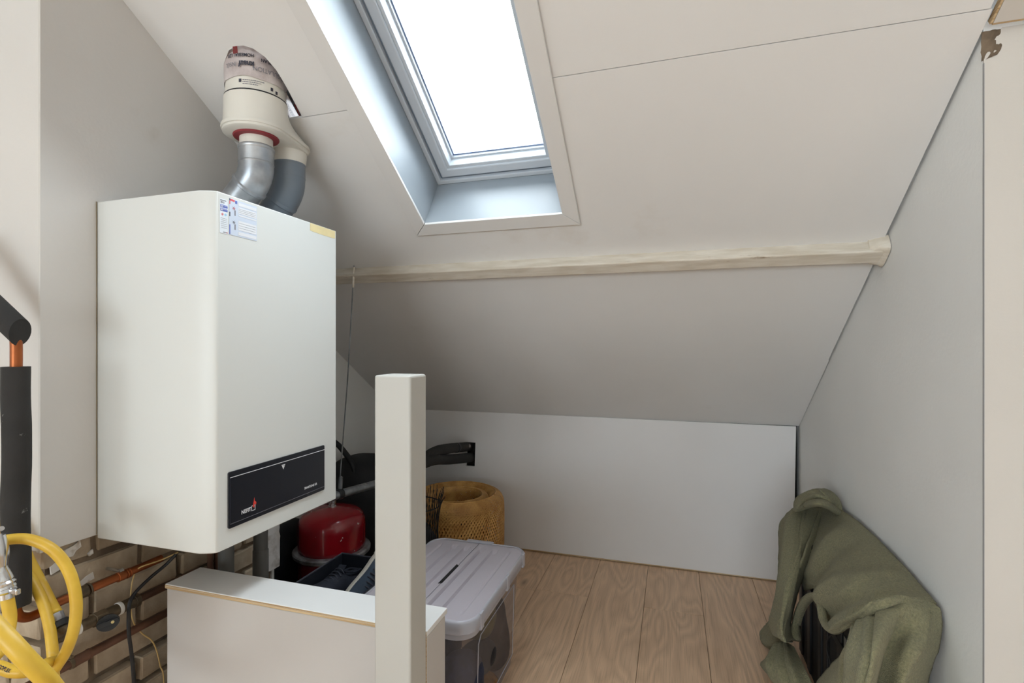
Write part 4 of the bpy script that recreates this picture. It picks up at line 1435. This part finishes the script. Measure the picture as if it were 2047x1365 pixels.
fs2 = thing('foam_pipe_sleeve', P(858, 908, Y=2.4), 'upper black foam pipe sleeve arching into the knee wall hole', 'pipe sleeve', 'foam sleeves into the knee wall')
pp = [P(800, 990, Y=2.34), P(825, 950, Y=2.34), P(850, 917, Y=2.36), P(872, 902, Y=2.46), P(900, 896, Y=2.62), P(930, 893, Y=2.84), P(938, 892, Y=2.93)]
MB().tube(catmull(pp, 36), 0.0275, 18).build('upper_sleeve', M['black_rubber'], fs2, smooth='all')
q0, q1 = P(911, 895, Y=2.69), P(914, 894.6, Y=2.71)
MB().tube([q0, q1], 0.0285, 18).build('cable_tie', M['black'], fs2, smooth=True)

# hanger wire
wt = slope(P(708, 537, Y=1.74).x, YB - 0.004, -0.002)
wt = P(708, 540, Y=1.772)
wbm = A1 + Vector((0, 0, 0.018))
hw = thing('hanger_wire', wbm, 'thin steel hanger wire from the ceiling beam to the grey pipe', 'wire')
MB().tube([wt + Vector((0, 0, 0.02)), wt.lerp(wbm, 0.5) + Vector((0.002, 0, 0)), wbm + Vector((0, 0, 0.05))], 0.0024, 8).build('wire', M['steel'], hw, smooth=True)
MB().tube([wt + Vector((0, 0, 0.012)), wt.lerp(wbm, 0.08)], 0.0042, 8).build('plaster_smear', M['beam'], hw, smooth=True)
dv = (wt - wbm).normalized()
MB().tube([wbm - dv * 0.0, wbm + dv * 0.004, wbm + dv * 0.048, wbm + dv * 0.052], [0.006, 0.0085, 0.0075, 0.003], 12).build('turnbuckle', M['steel'], hw, smooth=True)

# crate of shoes
KX0, KX1, KY0, KY1, KZ = -1.212, -0.945, 1.305, 1.695, 0.392
cr = thing('shoe_crate', ((KX0 + KX1) / 2, (KY0 + KY1) / 2, 0), 'open black crate of shoes behind the parapet', 'crate')
mb = MB()
tk = 0.006
mb.box(KX0, KX0 + tk, KY0, KY1, 0, KZ - 0.004).box(KX1 - tk, KX1, KY0, KY1, 0, KZ).box(KX0, KX1, KY1 - tk, KY1, 0, KZ).box(KX0, KX1, KY0, KY0 + tk, 0, KZ).box(KX0, KX1, KY0, KY1, 0, tk)
mb.build('crate_body', M['charcoal'], cr)
mb = MB()
mb.tube([(KX0 + 0.003, KY0, KZ - 0.004), (KX0 + 0.003, KY1 - 0.003, KZ), (KX1, KY1 - 0.003, KZ)], 0.0035, 8)
mb.build('crate_rim', mat('crate_rim_dark', rgb(70, 72, 82), 0.4), cr, smooth=True)


def shoe(name, label, heel, toe, roll, mats, chunky):
    """shoe built from cross sections heel -> toe; z up is the opening"""
    th = thing(name, heel, label, 'shoe', 'shoes in the crate')
    d = (toe - heel)
    L = d.length
    d.normalize()
    up = Vector((0, 0, 1))
    up = (up - d * up.dot(d)).normalized()
    side = d.cross(up)
    R = Matrix.Rotation(roll, 3, d)
    up, side = R @ up, R @ side

    def pt(t_, x, z):
        return heel + d * (t_ * L) + side * x + up * z
    prof = [(0.0, 0.018, 0.075), (0.03, 0.030, 0.088), (0.12, 0.034, 0.088), (0.25, 0.035, 0.078), (0.38, 0.036, 0.085), (0.5, 0.039, 0.076), (0.65, 0.044, 0.058), (0.8, 0.045, 0.046), (0.92, 0.036, 0.038), (1.0, 0.015, 0.028)]
    ts = catmull([Vector(p) for p in prof], 30)
    rings = []
    for q in ts:
        row = []
        for k in range(20):
            a = 2 * math.pi * k / 20
            f = lambda x: math.copysign(abs(x) ** 0.72, x)
            x = q.y * f(math.cos(a)) * (1 - 0.32 * max(0, math.sin(a)))
            z = 0.018 + q.z * 0.5 + q.z * 0.5 * f(math.sin(a))
            row.append(pt(q.x, x, z))
        rings.append(row)
    MB().loft(rings).build('upper', mats[0], th, smooth='all')
    sl = MB()
    rings = []
    for q in ts:
        w_ = q.y + (0.006 if chunky else 0.003)
        hgt = 0.03 if chunky else 0.022
        rings.append([pt(q.x - (0.02 if q.x < 0.02 else 0), -w_, 0.0), pt(q.x - (0.02 if q.x < 0.02 else 0), w_, 0.0), pt(q.x, w_ * 1.02, hgt * 0.6), pt(q.x, w_ * 0.94, hgt), pt(q.x, -w_ * 0.94, hgt), pt(q.x, -w_ * 1.02, hgt * 0.6)])
    sl.loft(rings).build('sole', mats[1], th, smooth=True)
    if chunky:
        for k in range(7):
            t_ = 0.04 + 0.14 * k
            MB().tube([pt(t_, -0.04, -0.004), pt(t_, 0.04, -0.004)], 0.006, 6).build('tread_lug', mats[1], th)
    for k in range(6):
        t_ = 0.40 + 0.055 * k
        zz = 0.018 + 0.094 - 0.010 * k * 0.9
        pth = [pt(t_, -0.026, zz - 0.014), pt(t_ + 0.01, -0.012, zz), pt(t_ + 0.01, 0.012, zz), pt(t_, 0.026, zz - 0.014)]
        MB().tube(catmull(pth, 10), 0.0028, 6).build('lace', mats[2], th, smooth='all')
    MB().loft([[pt(0.33 + 0.03 * j, -0.018 + 0.002 * j, 0.098 + 0.014 * (2 - j)), pt(0.33 + 0.03 * j, 0.018 - 0.002 * j, 0.098 + 0.014 * (2 - j)), pt(0.345 + 0.03 * j, 0.018 - 0.002 * j, 0.095 + 0.014 * (2 - j)), pt(0.345 + 0.03 * j, -0.018 + 0.002 * j, 0.095 + 0.014 * (2 - j))] for j in range(3)]).build('tongue', mats[0], th, smooth=True)
    rim = [pt(0.02, 0.0, 0.108), pt(0.06, 0.026, 0.110), pt(0.2, 0.027, 0.102), pt(0.32, 0.022, 0.104), pt(0.32, -0.022, 0.104), pt(0.2, -0.027, 0.102), pt(0.06, -0.026, 0.110), pt(0.02, 0.0, 0.108)]
    MB().tube(catmull(rim, 28), 0.004, 8).build('collar', mats[0], th, smooth='all')
    if chunky:
        MB().loft([[pt(0.30 + t2, -0.0475 + 0.004 * t2, 0.02), pt(0.33 + t2, -0.047, 0.02), pt(0.36 + t2 * 0.6, -0.040, 0.062), pt(0.34 + t2 * 0.6, -0.041, 0.062)] for t2 in (0.0, 0.10)]).build('side_stripe', mats[1], th)
    return th


shoe('running_shoe', 'dark navy lace-up sneaker lying in the black crate', Vector((-1.128, 1.655, 0.240)), Vector((-1.176, 1.425, 0.318)), math.radians(8), (M['navy'], M['offwhite'], M['lace']), False)
shoe('running_shoe', 'slate blue sneaker with chunky off-white sole in the crate', Vector((-1.002, 1.660, 0.420)), Vector((-1.040, 1.485, 0.285)), math.radians(-52), (M['navy_suede'], M['offwhite'], M['lace']), True)
sf = soft_box((-1.08, 1.50, 0.122), (0.112, 0.17, 0.112), 5, 0.012, 4.5).build('folded_cloth', M['navy'], smooth='all')
tag(sf, 'dark folded cloth under the shoes in the crate', 'cloth')

# ------------------------------------------------------------------ storage bin
TX0, TX1, TY0, TY1, TZ = -0.925, -0.530, 1.335, 1.915, 0.410
sb = thing('storage_bin', ((TX0 + TX1) / 2, (TY0 + TY1) / 2, 0), 'clear plastic storage bin with grey two-leaf lid behind the post', 'storage bin')


def rr3(i, r, z, n=6):
    return [(x, y, z) for x, y in rrect(TX0 + i, TX1 - i, TY0 + i, TY1 - i, r, n)]


ins = 0.022
MB().loft([rr3(ins + 0.030, 0.05, 0.012), rr3(ins + 0.022, 0.05, 0.004), rr3(ins + 0.018, 0.055, 0.03), rr3(ins + 0.009, 0.055, 0.2), rr3(ins, 0.055, TZ - 0.04)], True, True, False).build('bin_body', M['clear'], sb, smooth=True, angle=50)
MB().loft([rr3(ins - 0.002, 0.055, TZ - 0.062), rr3(ins - 0.012, 0.058, TZ - 0.058), rr3(ins - 0.014, 0.058, TZ - 0.040), rr3(ins - 0.006, 0.055, TZ - 0.036)], True, False, False).build('bin_rim', M['milky'], sb, smooth=True, angle=40)
ld = MB()
ld.loft([rr3(0.004, 0.06, TZ - 0.040), rr3(0.0, 0.06, TZ - 0.036), rr3(0.0, 0.06, TZ - 0.006), rr3(0.003, 0.06, TZ), rr3(0.007, 0.057, TZ + 0.001), rr3(0.010, 0.055, TZ - 0.003)], True, False, False)
lido = ld.build('lid_frame', M['milky'], sb, smooth=True, angle=50)
xm = (TX0 + TX1) / 2
for s_ in (-1, 1):
    nx, ny = 96, 60
    x0, x1 = (xm + 0.0012, TX1 - 0.009) if s_ > 0 else (TX0 + 0.009, xm - 0.0012)
    y0, y1 = TY0 + 0.009, TY1 - 0.009
    vs, keep = [], []
    rc = 0.054
    for j in range(ny + 1):
        for i_ in range(nx + 1):
            x = x0 + (x1 - x0) * i_ / nx
            y = y0 + (y1 - y0) * j / ny
            # rounded outer corners
            ex = (x - (x1 - rc)) if s_ > 0 else ((x0 + rc) - x)
            for yy, sg in ((y0, 1), (y1, -1)):
                ey = rc - (y - yy) * sg
                if ex > 0 and ey > 0 and ex * ex + ey * ey > rc * rc:
                    k = rc / math.hypot(ex, ey)
                    cx = (x1 - rc) if s_ > 0 else (x0 + rc)
                    x = cx + s_ * ex * k
                    y = yy + sg * (rc - ey * k)
                    ex = s_ * (x - cx)
            z = TZ - 0.0035
            tpos = abs(x - xm)
            for gc, gw, gd in ((0.032, 0.012, 0.012), (0.082, 0.012, 0.010), (0.140, 0.005, 0.004)):
                dy = min(y - y0, y1 - y)
                a = max(0.0, min(1.0, (gw - abs(tpos - gc)) / 0.0022)) * max(0.0, min(1.0, (dy - 0.045) / 0.012))
                z -= gd * a
            vs.append((x, y, z))
    n = nx + 1
    fs_ = [(j * n + i_, j * n + i_ + 1, (j + 1) * n + i_ + 1, (j + 1) * n + i_) for j in range(ny) for i_ in range(nx)]
    o = MB().add(vs, fs_).build('lid_leaf', M['bin_lid'], sb, smooth=True, angle=60)
    sd = o.modifiers.new('thickness', 'SOLIDIFY')
    sd.thickness = 0.003
    sd.offset = -1
box('lid_seam', M['black'], xm - 0.003, xm + 0.003, TY0 + 0.03, TY1 - 0.03, TZ - 0.0085, TZ - 0.0072, sb)
slot_ = MB().plate([[(xm - 0.002, 1.545), (xm + 0.010, 1.55), (xm + 0.010, 1.69), (xm - 0.002, 1.70)]], lambda u, v, d: Vector((u - 0.006, v, d)), TZ - 0.0034, TZ - 0.0026)
slot_.build('finger_slot', M['black'], sb)
for y in (TY0 + 0.075, 1.66, TY1 - 0.065):
    box('lid_clip', M['milky'], TX1 - 0.006, TX1 + 0.0025, y - 0.012, y + 0.012, TZ - 0.048, TZ + 0.0018, sb, bevel=0.002)
for y in (TY1 + 0.002,):
    box('hinge_lip', M['milky'], xm - 0.055, xm + 0.055, y - 0.012, y + 0.006, TZ - 0.02, TZ + 0.003, sb, bevel=0.002)
box('corner_rib', M['milky'], TX1 - 0.10, TX1 - 0.094, TY0 + 0.012, TY0 + 0.022, TZ - 0.11, TZ - 0.03, sb)
fl2 = MB()
ya, yb, za, zb_ = 1.44, 1.80, 0.06, 0.315
xs = lambda z: TX1 - ins - 0.009 * (1 - z / 0.37) + 0.001
loop = [(ya, za), (yb, za), (yb, zb_), (ya + 0.02, zb_), (ya, zb_ - 0.02), (ya, za)]
fl2.tube([(xs(v), u, v) for u, v in loop], 0.0016, 5)
fl2.build('moulded_outline', M['milky'], sb)
cl = [(-0.62, 1.455, 0.13, 0.065, 0.065, 0.11, 'cloth_navy', rgb(44, 50, 74), 'dark blue garment bunched in the near end of the clear bin'),
      (-0.625, 1.60, 0.145, 0.06, 0.055, 0.055, 'cloth_black', rgb(36, 34, 38), 'black crumpled garment low in the clear bin'),
      (-0.625, 1.615, 0.275, 0.06, 0.065, 0.055, 'cloth_olive', rgb(112, 98, 58), 'olive patterned cloth in the middle of the clear bin'),
      (-0.615, 1.61, 0.045, 0.05, 0.065, 0.03, 'cloth_orange', rgb(168, 118, 66), 'orange brown cloth at the bottom of the clear bin'),
      (-0.63, 1.77, 0.15, 0.06, 0.06, 0.13, 'cloth_brown', rgb(72, 58, 52), 'brown garment standing in the far end of the clear bin'),
      (-0.62, 1.77, 0.315, 0.05, 0.07, 0.025, 'cloth_grey', rgb(126, 112, 112), 'greyish pink cloth on top inside the clear bin'),
      (-0.79, 1.6, 0.17, 0.075, 0.19, 0.15, 'cloth_dark', rgb(50, 48, 58), 'dark bulky textile filling the left half of the clear bin')]
for k, (x, y, z, a, b, c, mn, col, lab) in enumerate(cl):
    m_ = mat(mn, col, 0.9, col2=tuple(v * 0.45 for v in col[:3]) + (1,), vscale=24, bump=0.5, bscale=60)
    o = soft_box((x, y, max(z, c + 0.012)), (a, b, c), k * 3.1, 0.035, 2.6, 36, 22, zmin=0.014).build('crumpled_garment', m_, smooth='all')
    tag(o, lab, 'clothing')

# ------------------------------------------------------------------ bamboo lampshade
LC = (-1.085, 2.51)
RL, HL = 0.25, 0.415
ls = thing('bamboo_lampshade', (LC[0], LC[1], 0), 'woven bamboo ring lampshade standing on the floor by the knee wall', 'lampshade')


def weave(name, prof, ns, turns, wdt, parent):
    """two sets of crossing strips on a surface of revolution; prof = (radius, z) points"""
    pr = catmull([Vector((r, z, 0)) for r, z in prof], 26)
    mb = MB()
    for sgn in (1, -1):
        for s_ in range(ns):
            a0 = 2 * math.pi * s_ / ns
            row = []
            for j, q in enumerate(pr):
                a = a0 + sgn * turns * 2 * math.pi * j / 26
                r = q.x + sgn * 0.0007
                da = wdt / max(q.x, 0.02) / 2
                row.append([(LC[0] + r * math.cos(a - da), LC[1] + r * math.sin(a - da), q.y), (LC[0] + r * math.cos(a + da), LC[1] + r * math.sin(a + da), q.y)])
            n0 = len(mb.v)
            vs = [p for r_ in row for p in r_]
            mb.add(vs, [(2 * j, 2 * j + 1, 2 * j + 3, 2 * j + 2) for j in range(26)])
    me = mb.mesh(name, fix=False)
    o = obj(name, me, M['bamboo'], parent)
    o['kind'] = 'stuff'
    sd = o.modifiers.new('thickness', 'SOLIDIFY')
    sd.thickness = 0.0009
    return o


weave('outer_weave', [(RL - 0.02, 0.01), (RL - 0.004, 0.08), (RL, 0.2), (RL, 0.34), (RL - 0.006, 0.385), (RL - 0.022, 0.408), (RL - 0.045, HL), (RL - 0.068, 0.404), (RL - 0.082, 0.375)], 96, 0.40, 0.0078, ls)
weave('inner_weave', [(0.128, 0.03), (0.132, 0.15), (0.132, 0.33), (0.126, 0.385), (0.140, 0.405), (0.160, 0.398), (0.172, 0.36), (0.176, 0.25)], 60, 0.40, 0.0078, ls)
for r, z, rr in ((RL - 0.02, 0.008, 0.005), (0.128, 0.03, 0.004), (RL - 0.045, HL + 0.001, 0.0035), (0.136, 0.403, 0.004)):
    MB().tube([(LC[0] + r * math.cos(a), LC[1] + r * math.sin(a), z) for a in [2 * math.pi * k / 56 for k in range(57)]], rr, 8).build('rim_hoop', M['bamboo'], ls, smooth='all')
o = MB().lathe((LC[0], LC[1], 0), [(0.02, 0.33), (0.06, 0.33), (0.075, 0.31), (0.08, 0.2), (0.08, 0.0)], 28).build('lamp_holder', M['black'], ls, smooth=True)

# black wire shade between the post and the lampshade
WC = (-1.112, 2.075)
wbk = thing('black_wire_shade', (WC[0], WC[1], 0), 'black shade of thin wires standing left of the bamboo lampshade', 'lampshade')
mb = MB()
rnd = random.Random(4)
for k in range(90):
    a = 2 * math.pi * k / 90
    tw = 0.5 if k % 2 else -0.35
    r0, r1 = 0.125, 0.128
    lean = rnd.uniform(-0.012, 0.012)
    zt_ = 0.50 + rnd.uniform(0, 0.045)
    pts = [(WC[0] + r * math.cos(a + tw * t_), WC[1] + r * math.sin(a + tw * t_), z) for r, z, t_ in ((0.10, 0.0, 0), (0.118, 0.18, 0.35), (0.112, 0.36, 0.7), (0.122 + lean * 0.3, 0.47, 0.92), (0.134 + lean, zt_, 1.02))]
    mb.tube(catmull(pts, 8), 0.0013, 4)
wo_ = mb.build('wire', M['black'], wbk)
wo_['kind'] = 'stuff'
for r, z in ((0.10, 0.004), (0.119, 0.2), (0.1235, 0.475)):
    MB().tube([(WC[0] + r * math.cos(a), WC[1] + r * math.sin(a), z) for a in [2 * math.pi * k / 40 for k in range(41)]], 0.0028, 6).build('hoop', M['black'], wbk, smooth='all')
MB().lathe((WC[0], WC[1], 0), [(0.085, 0.0), (0.105, 0.02), (0.108, 0.2), (0.10, 0.33), (0.07, 0.38), (0.02, 0.385)], 28).build('inner_shade', M['bag'], wbk, smooth=True)

# ------------------------------------------------------------------ black case under the olive blanket
bc = thing('black_case', (0.5, 1.75, 0), 'black flight case showing through the opening of the olive blanket', 'case')
box('case_body', M['bag'], 0.475, 0.59, 1.50, 2.24, 0.0, 0.47, bc, bevel=0.01)
for y in (1.53, 1.66, 1.73, 1.87, 1.94, 2.08, 2.2):
    box('case_rib', M['black'], 0.467, 0.476, y - 0.02, y + 0.02, 0.02, 0.455, bc, bevel=0.003)
box('case_edge', M['black'], 0.466, 0.476, 1.505, 2.235, 0.30, 0.325, bc, bevel=0.002)
box('silver_badge', M['alu'], 0.4635, 0.467, 1.645, 1.668, 0.34, 0.37, bc)
pts = [P(1672, 1268, X=0.462), P(1662, 1268, X=0.456), P(1654, 1280, X=0.455), P(1653, 1298, X=0.456), P(1658, 1318, X=0.459), P(1664, 1345, X=0.461)]
MB().tube(catmull(pts, 24), 0.0022, 6).build('case_cord', M['black'], bc, smooth='all')

bl = MB()


def fold(net, nu, nv, amp=0.004, sc=14, seed=0.0, ridges=()):
    g = patch([[P(a[0], a[1], **({'X': a[2]} if len(a) == 3 else {'Z': a[3]})) for a in r] for r in net], nu, nv)
    for j, r in enumerate(g):
        for i_, p in enumerate(r):
            nn = noise.noise(Vector((p.x * sc, p.y * sc * 0.8, p.z * sc)) + Vector((seed, seed, 0)))
            n2_ = noise.noise(Vector((p.x * sc * 3, p.y * sc * 3, p.z * sc * 3)) + Vector((seed, 3, 0)))
            p += Vector((-0.8, -0.35, 0.45)) * (nn * amp + n2_ * amp * 0.35 + 0.0016 * noise.noise(p * 150))
            for (u0, v0, u1, v1, w_, h_) in ridges:
                uu, vv = i_ / nu, j / nv
                du, dv = u1 - u0, v1 - v0
                t_ = max(0.0, min(1.0, ((uu - u0) * du + (vv - v0) * dv) / (du * du + dv * dv)))
                bend = 0.03 * math.sin(t_ * 5 + seed)
                q2 = (uu - u0 - du * t_ - bend) ** 2 + (vv - v0 - dv * t_) ** 2
                p += Vector((-0.8, -0.35, 0.45)) * 1.9 * h_ * math.exp(-q2 / (w_ * w_)) * math.sin(math.pi * (0.12 + 0.76 * t_))
            p.z = max(p.z, 0.006)
            p.x = min(p.x, XR - 0.008)
    grid_add(bl, g)
    return g


Zf = None
# main upper sheet, from the ridge against the wall down to its rolled lower hem
fold([[(1638, 1014, .575), (1672, 1016, .588), (1712, 1040, .592), (1759, 1083, .594), (1807, 1133, .594), (1850, 1183, .595), (1872, 1207, .596)],
      [(1632, 1040, .545), (1660, 1058, .535), (1697, 1083, .53), (1740, 1122, .53), (1788, 1158, .54), (1835, 1188, .565), (1864, 1207, .588)],
      [(1618, 1085, .495), (1645, 1103, .478), (1677, 1133, .47), (1716, 1172, .465), (1757, 1193, .475), (1810, 1194, .52), (1852, 1206, .572)],
      [(1608, 1128, .465), (1634, 1143, .446), (1656, 1178, .43), (1690, 1217, .422), (1724, 1226, .435), (1775, 1199, .48), (1830, 1197, .545)],
      [(1605, 1160, .445), (1631, 1172, .432), (1644, 1228, .412), (1664, 1258, .402), (1694, 1248, .415), (1745, 1216, .452), (1810, 1195, .525)],
      [(1609, 1180, .44), (1636, 1182, .438), (1646, 1245, .418), (1666, 1266, .414), (1697, 1253, .425), (1748, 1222, .462), (1812, 1203, .532)]], 80, 60, 0.005, 13, 1.0,
     ((.12, 1.0, .52, .30, .035, .016), (.20, 1.0, .60, .42, .04, -.014), (.45, .95, .85, .45, .05, .014), (.03, .7, .30, .12, .04, .012), (.10, .75, .36, .22, .035, -.010), (.55, .75, .8, .2, .06, -.010), (.3, .7, .7, .1, .03, .008)))
# right flap hanging below the sheet
fold([[(1712, 1230, .446), (1738, 1212, .458), (1765, 1203, .478), (1812, 1194, .528), (1850, 1200, .572), (1881, 1216, .599)],
      [(1711, 1255, .425), (1735, 1240, .432), (1765, 1232, .455), (1805, 1222, .505), (1850, 1226, .556), (1881, 1232, .598)],
      [(1706, 1285, .405), (1733, 1288, .402), (1762, 1280, .425), (1790, 1268, .490), (1835, 1262, .530), (1879, 1262, .594)],
      [(1692, 1312, .402), (1725, 1325, .385), (1752, 1325, .410), (1770, 1318, .470), (1822, 1300, .500), (1870, 1300, .590)],
      [(1688, 1365, .40), (1718, 1370, .375), (1742, 1375, .400), (1752, 1372, .455), (1806, 1360, .480), (1854, 1362, .580)],
      [(1690, 1450, .40), (1712, 1455, .375), (1738, 1455, .395), (1752, 1452, .44), (1795, 1450, .465), (1850, 1455, .575)],
      [(1690, 1640, .385), (1712, 1660, .365), (1738, 1660, .385), (1756, 1660, .425), (1795, 1680, .45), (1852, 1760, .56)]], 70, 60, 0.006, 11, 4.0,
     ((.10, .10, .06, .9, .04, .012), (.28, .05, .20, .8, .04, -.012), (.66, .15, .60, .8, .05, .016), (.85, .05, .78, .6, .04, -.010), (.4, .0, .9, .12, .03, .012)))
# dark hanging end at the far left
fold([[(1574, 1026, .455), (1592, 1017, .48), (1616, 1011, .53), (1639, 1015, .572)],
      [(1559, 1050, .43), (1582, 1048, .44), (1606, 1052, .475), (1634, 1046, .53)],
      [(1557, 1105, .405), (1578, 1108, .398), (1600, 1112, .43), (1616, 1105, .475)],
      [(1556, 1165, .385), (1571, 1165, .366), (1584, 1163, .385), (1596, 1160, .435)],
      [(1549, 1212, .365), (1562, 1214, .345), (1573, 1215, .355), (1582, 1215, .405)],
      [(1538, 1240, .352), (1554, 1250, .33), (1568, 1258, .338), (1581, 1250, .39)],
      [(1545, 1268, .350), (1556, 1275, .332), (1570, 1283, .338), (1587, 1278, .385)]], 44, 60, 0.004, 14, 7.0,
     ((.25, .05, .20, .95, .07, .012), (.48, .1, .45, 1.0, .06, -.014), (.75, .0, .70, .9, .07, .012), (.1, .2, .1, .8, .05, -.008)))
# hem ribbon that hangs along its right edge
fold([[(1638, 1016, .56), (1645, 1016, .575)], [(1624, 1058, .50), (1634, 1060, .52)], [(1607, 1108, .44), (1620, 1112, .47)], [(1588, 1160, .395), (1601, 1165, .43)], [(1575, 1215, .36), (1585, 1220, .40)], [(1566, 1262, .335), (1576, 1268, .37)], [(1570, 1284, .335), (1584, 1284, .375)]], 8, 60, 0.002, 20, 2.0)
# lower bunch on the floor at the left
fold([[(1545, 1222, 0, .16), (1540, 1236, 0, .13), (1534, 1246, 0, .09), (1528, 1252, 0, .05)],
      [(1552, 1232, 0, .16), (1545, 1252, 0, .11), (1533, 1262, 0, .06), (1520, 1266, 0, .02)],
      [(1562, 1262, 0, .15), (1554, 1276, 0, .11), (1540, 1286, 0, .06), (1524, 1284, 0, .01)],
      [(1570, 1284, 0, .15), (1562, 1292, 0, .10), (1550, 1296, 0, .06), (1540, 1298, 0, .01)]], 24, 24, 0.004, 18, 9.0)
fold([[(1549, 1292, 0, .125), (1562, 1283, 0, .155), (1574, 1286, 0, .165), (1588, 1294, 0, .17)],
      [(1536, 1312, 0, .075), (1556, 1302, 0, .145), (1578, 1306, 0, .165), (1600, 1318, 0, .16)],
      [(1523, 1328, 0, .025), (1548, 1328, 0, .12), (1580, 1334, 0, .15), (1614, 1346, 0, .15)],
      [(1530, 1340, 0, .01), (1548, 1352, 0, .09), (1586, 1364, 0, .125), (1626, 1370, 0, .13)],
      [(1552, 1366, 0, .01), (1560, 1376, 0, .06), (1596, 1392, 0, .09), (1636, 1398, 0, .10)],
      [(1560, 1385, 0, .008), (1575, 1400, 0, .03), (1606, 1425, 0, .04), (1642, 1440, 0, .05)]], 50, 44, 0.006, 16, 5.0,
     ((.2, .0, .3, .8, .06, .012), (.45, .0, .55, .9, .05, -.012), (.75, .1, .8, 1.0, .06, .012)))
# cloth folded in at the bottom of the opening
fold([[(1690, 1302, .425), (1672, 1320, .42), (1654, 1340, .415), (1634, 1366, .40)],
      [(1694, 1330, .405), (1678, 1348, .395), (1662, 1366, .39), (1644, 1390, .38)],
      [(1696, 1380, .40), (1684, 1396, .39), (1668, 1410, .38), (1650, 1430, .37)],
      [(1696, 1480, .39), (1684, 1490, .38), (1668, 1500, .37), (1650, 1520, .355)]], 24, 24, 0.004, 16, 6.0)
# arched hem at the left of the opening
hemp = [P(a, b, X=c) for a, b, c in ((1588, 1276, .385), (1588, 1250, .39), (1594, 1225, .395), (1604, 1204, .40), (1618, 1191, .405), (1632, 1189, .41), (1640, 1200, .415), (1644, 1222, .415))]
hc_ = catmull(hemp, 40)
rgs = []
for i_, p in enumerate(hc_):
    rgs.append([p + Vector((-0.006, 0, 0.003)), p + Vector((0.0, -0.004, 0.006)), p + Vector((0.02, 0.012, -0.006)), p + Vector((0.018, 0.012, -0.012)), p + Vector((-0.004, 0.0, -0.006))])
bl.loft(rgs)
# rolled edge of the right flap along the opening
rl = catmull([P(a, b, X=c) for a, b, c in ((1712, 1232, .445), (1709, 1262, .42), (1702, 1290, .40), (1690, 1312, .398), (1686, 1340, .397), (1686, 1400, .395))], 30)
bl.tube(rl, 0.008, 8)
rl = catmull([P(a, b, X=c) for a, b, c in ((1634, 1175, .434), (1642, 1215, .412), (1648, 1245, .406), (1664, 1261, .40), (1684, 1256, .408), (1706, 1240, .425), (1742, 1217, .448), (1775, 1203, .476), (1812, 1195, .525))], 40)
bl.tube(rl, [0.006 + 0.003 * math.sin(i_ * 0.25) for i_ in range(41)], 8)
# bunched hood at the top: three overlapping folds
fold([[(1586, 1020, .47), (1592, 1000, .49), (1612, 984, .515), (1636, 976, .54), (1660, 982, .565), (1678, 1000, .588), (1686, 1022, .595)],
      [(1588, 1022, .455), (1598, 1004, .465), (1616, 992, .485), (1638, 986, .51), (1656, 992, .54), (1672, 1008, .572), (1682, 1026, .59)],
      [(1592, 1022, .46), (1604, 1012, .47), (1620, 1004, .485), (1638, 1000, .505), (1654, 1004, .53), (1666, 1014, .56), (1676, 1028, .585)],
      [(1596, 1022, .47), (1608, 1018, .48), (1622, 1014, .495), (1638, 1012, .515), (1652, 1016, .535), (1662, 1022, .56), (1670, 1030, .582)]], 50, 30, 0.003, 18, 3.0,
     ((.1, .2, .9, .25, .06, .012), (.15, .5, .85, .55, .05, -.012), (.2, .75, .8, .85, .06, .012), (.5, .0, .65, .9, .05, -.010)))
fold([[(1600, 1000, .51), (1620, 982, .545), (1645, 978, .575), (1668, 990, .596)],
      [(1594, 1012, .54), (1618, 990, .57), (1646, 986, .592), (1672, 1002, .598)],
      [(1594, 1022, .56), (1620, 1004, .585), (1648, 1000, .597), (1676, 1014, .598)]], 30, 16, 0.003, 16, 8.0)
fold([[(1612, 1002, .475), (1632, 998, .495), (1654, 1002, .53), (1684, 1024, .588)],
      [(1606, 1009, .462), (1632, 1006, .48), (1656, 1011, .52), (1682, 1030, .584)],
      [(1610, 1014, .468), (1634, 1012, .49), (1658, 1018, .53), (1680, 1034, .588)]], 36, 12, 0.002, 18, 12.0)
me = bl.mesh('blanket', fix=False)
bo2 = obj('blanket', me, M['fleece'], smooth='all')
tag(bo2, 'olive green fleece blanket draped over a black case by the right wall', 'blanket')
sd = bo2.modifiers.new('thickness', 'SOLIDIFY')
sd.thickness = 0.006
sd.offset = 0
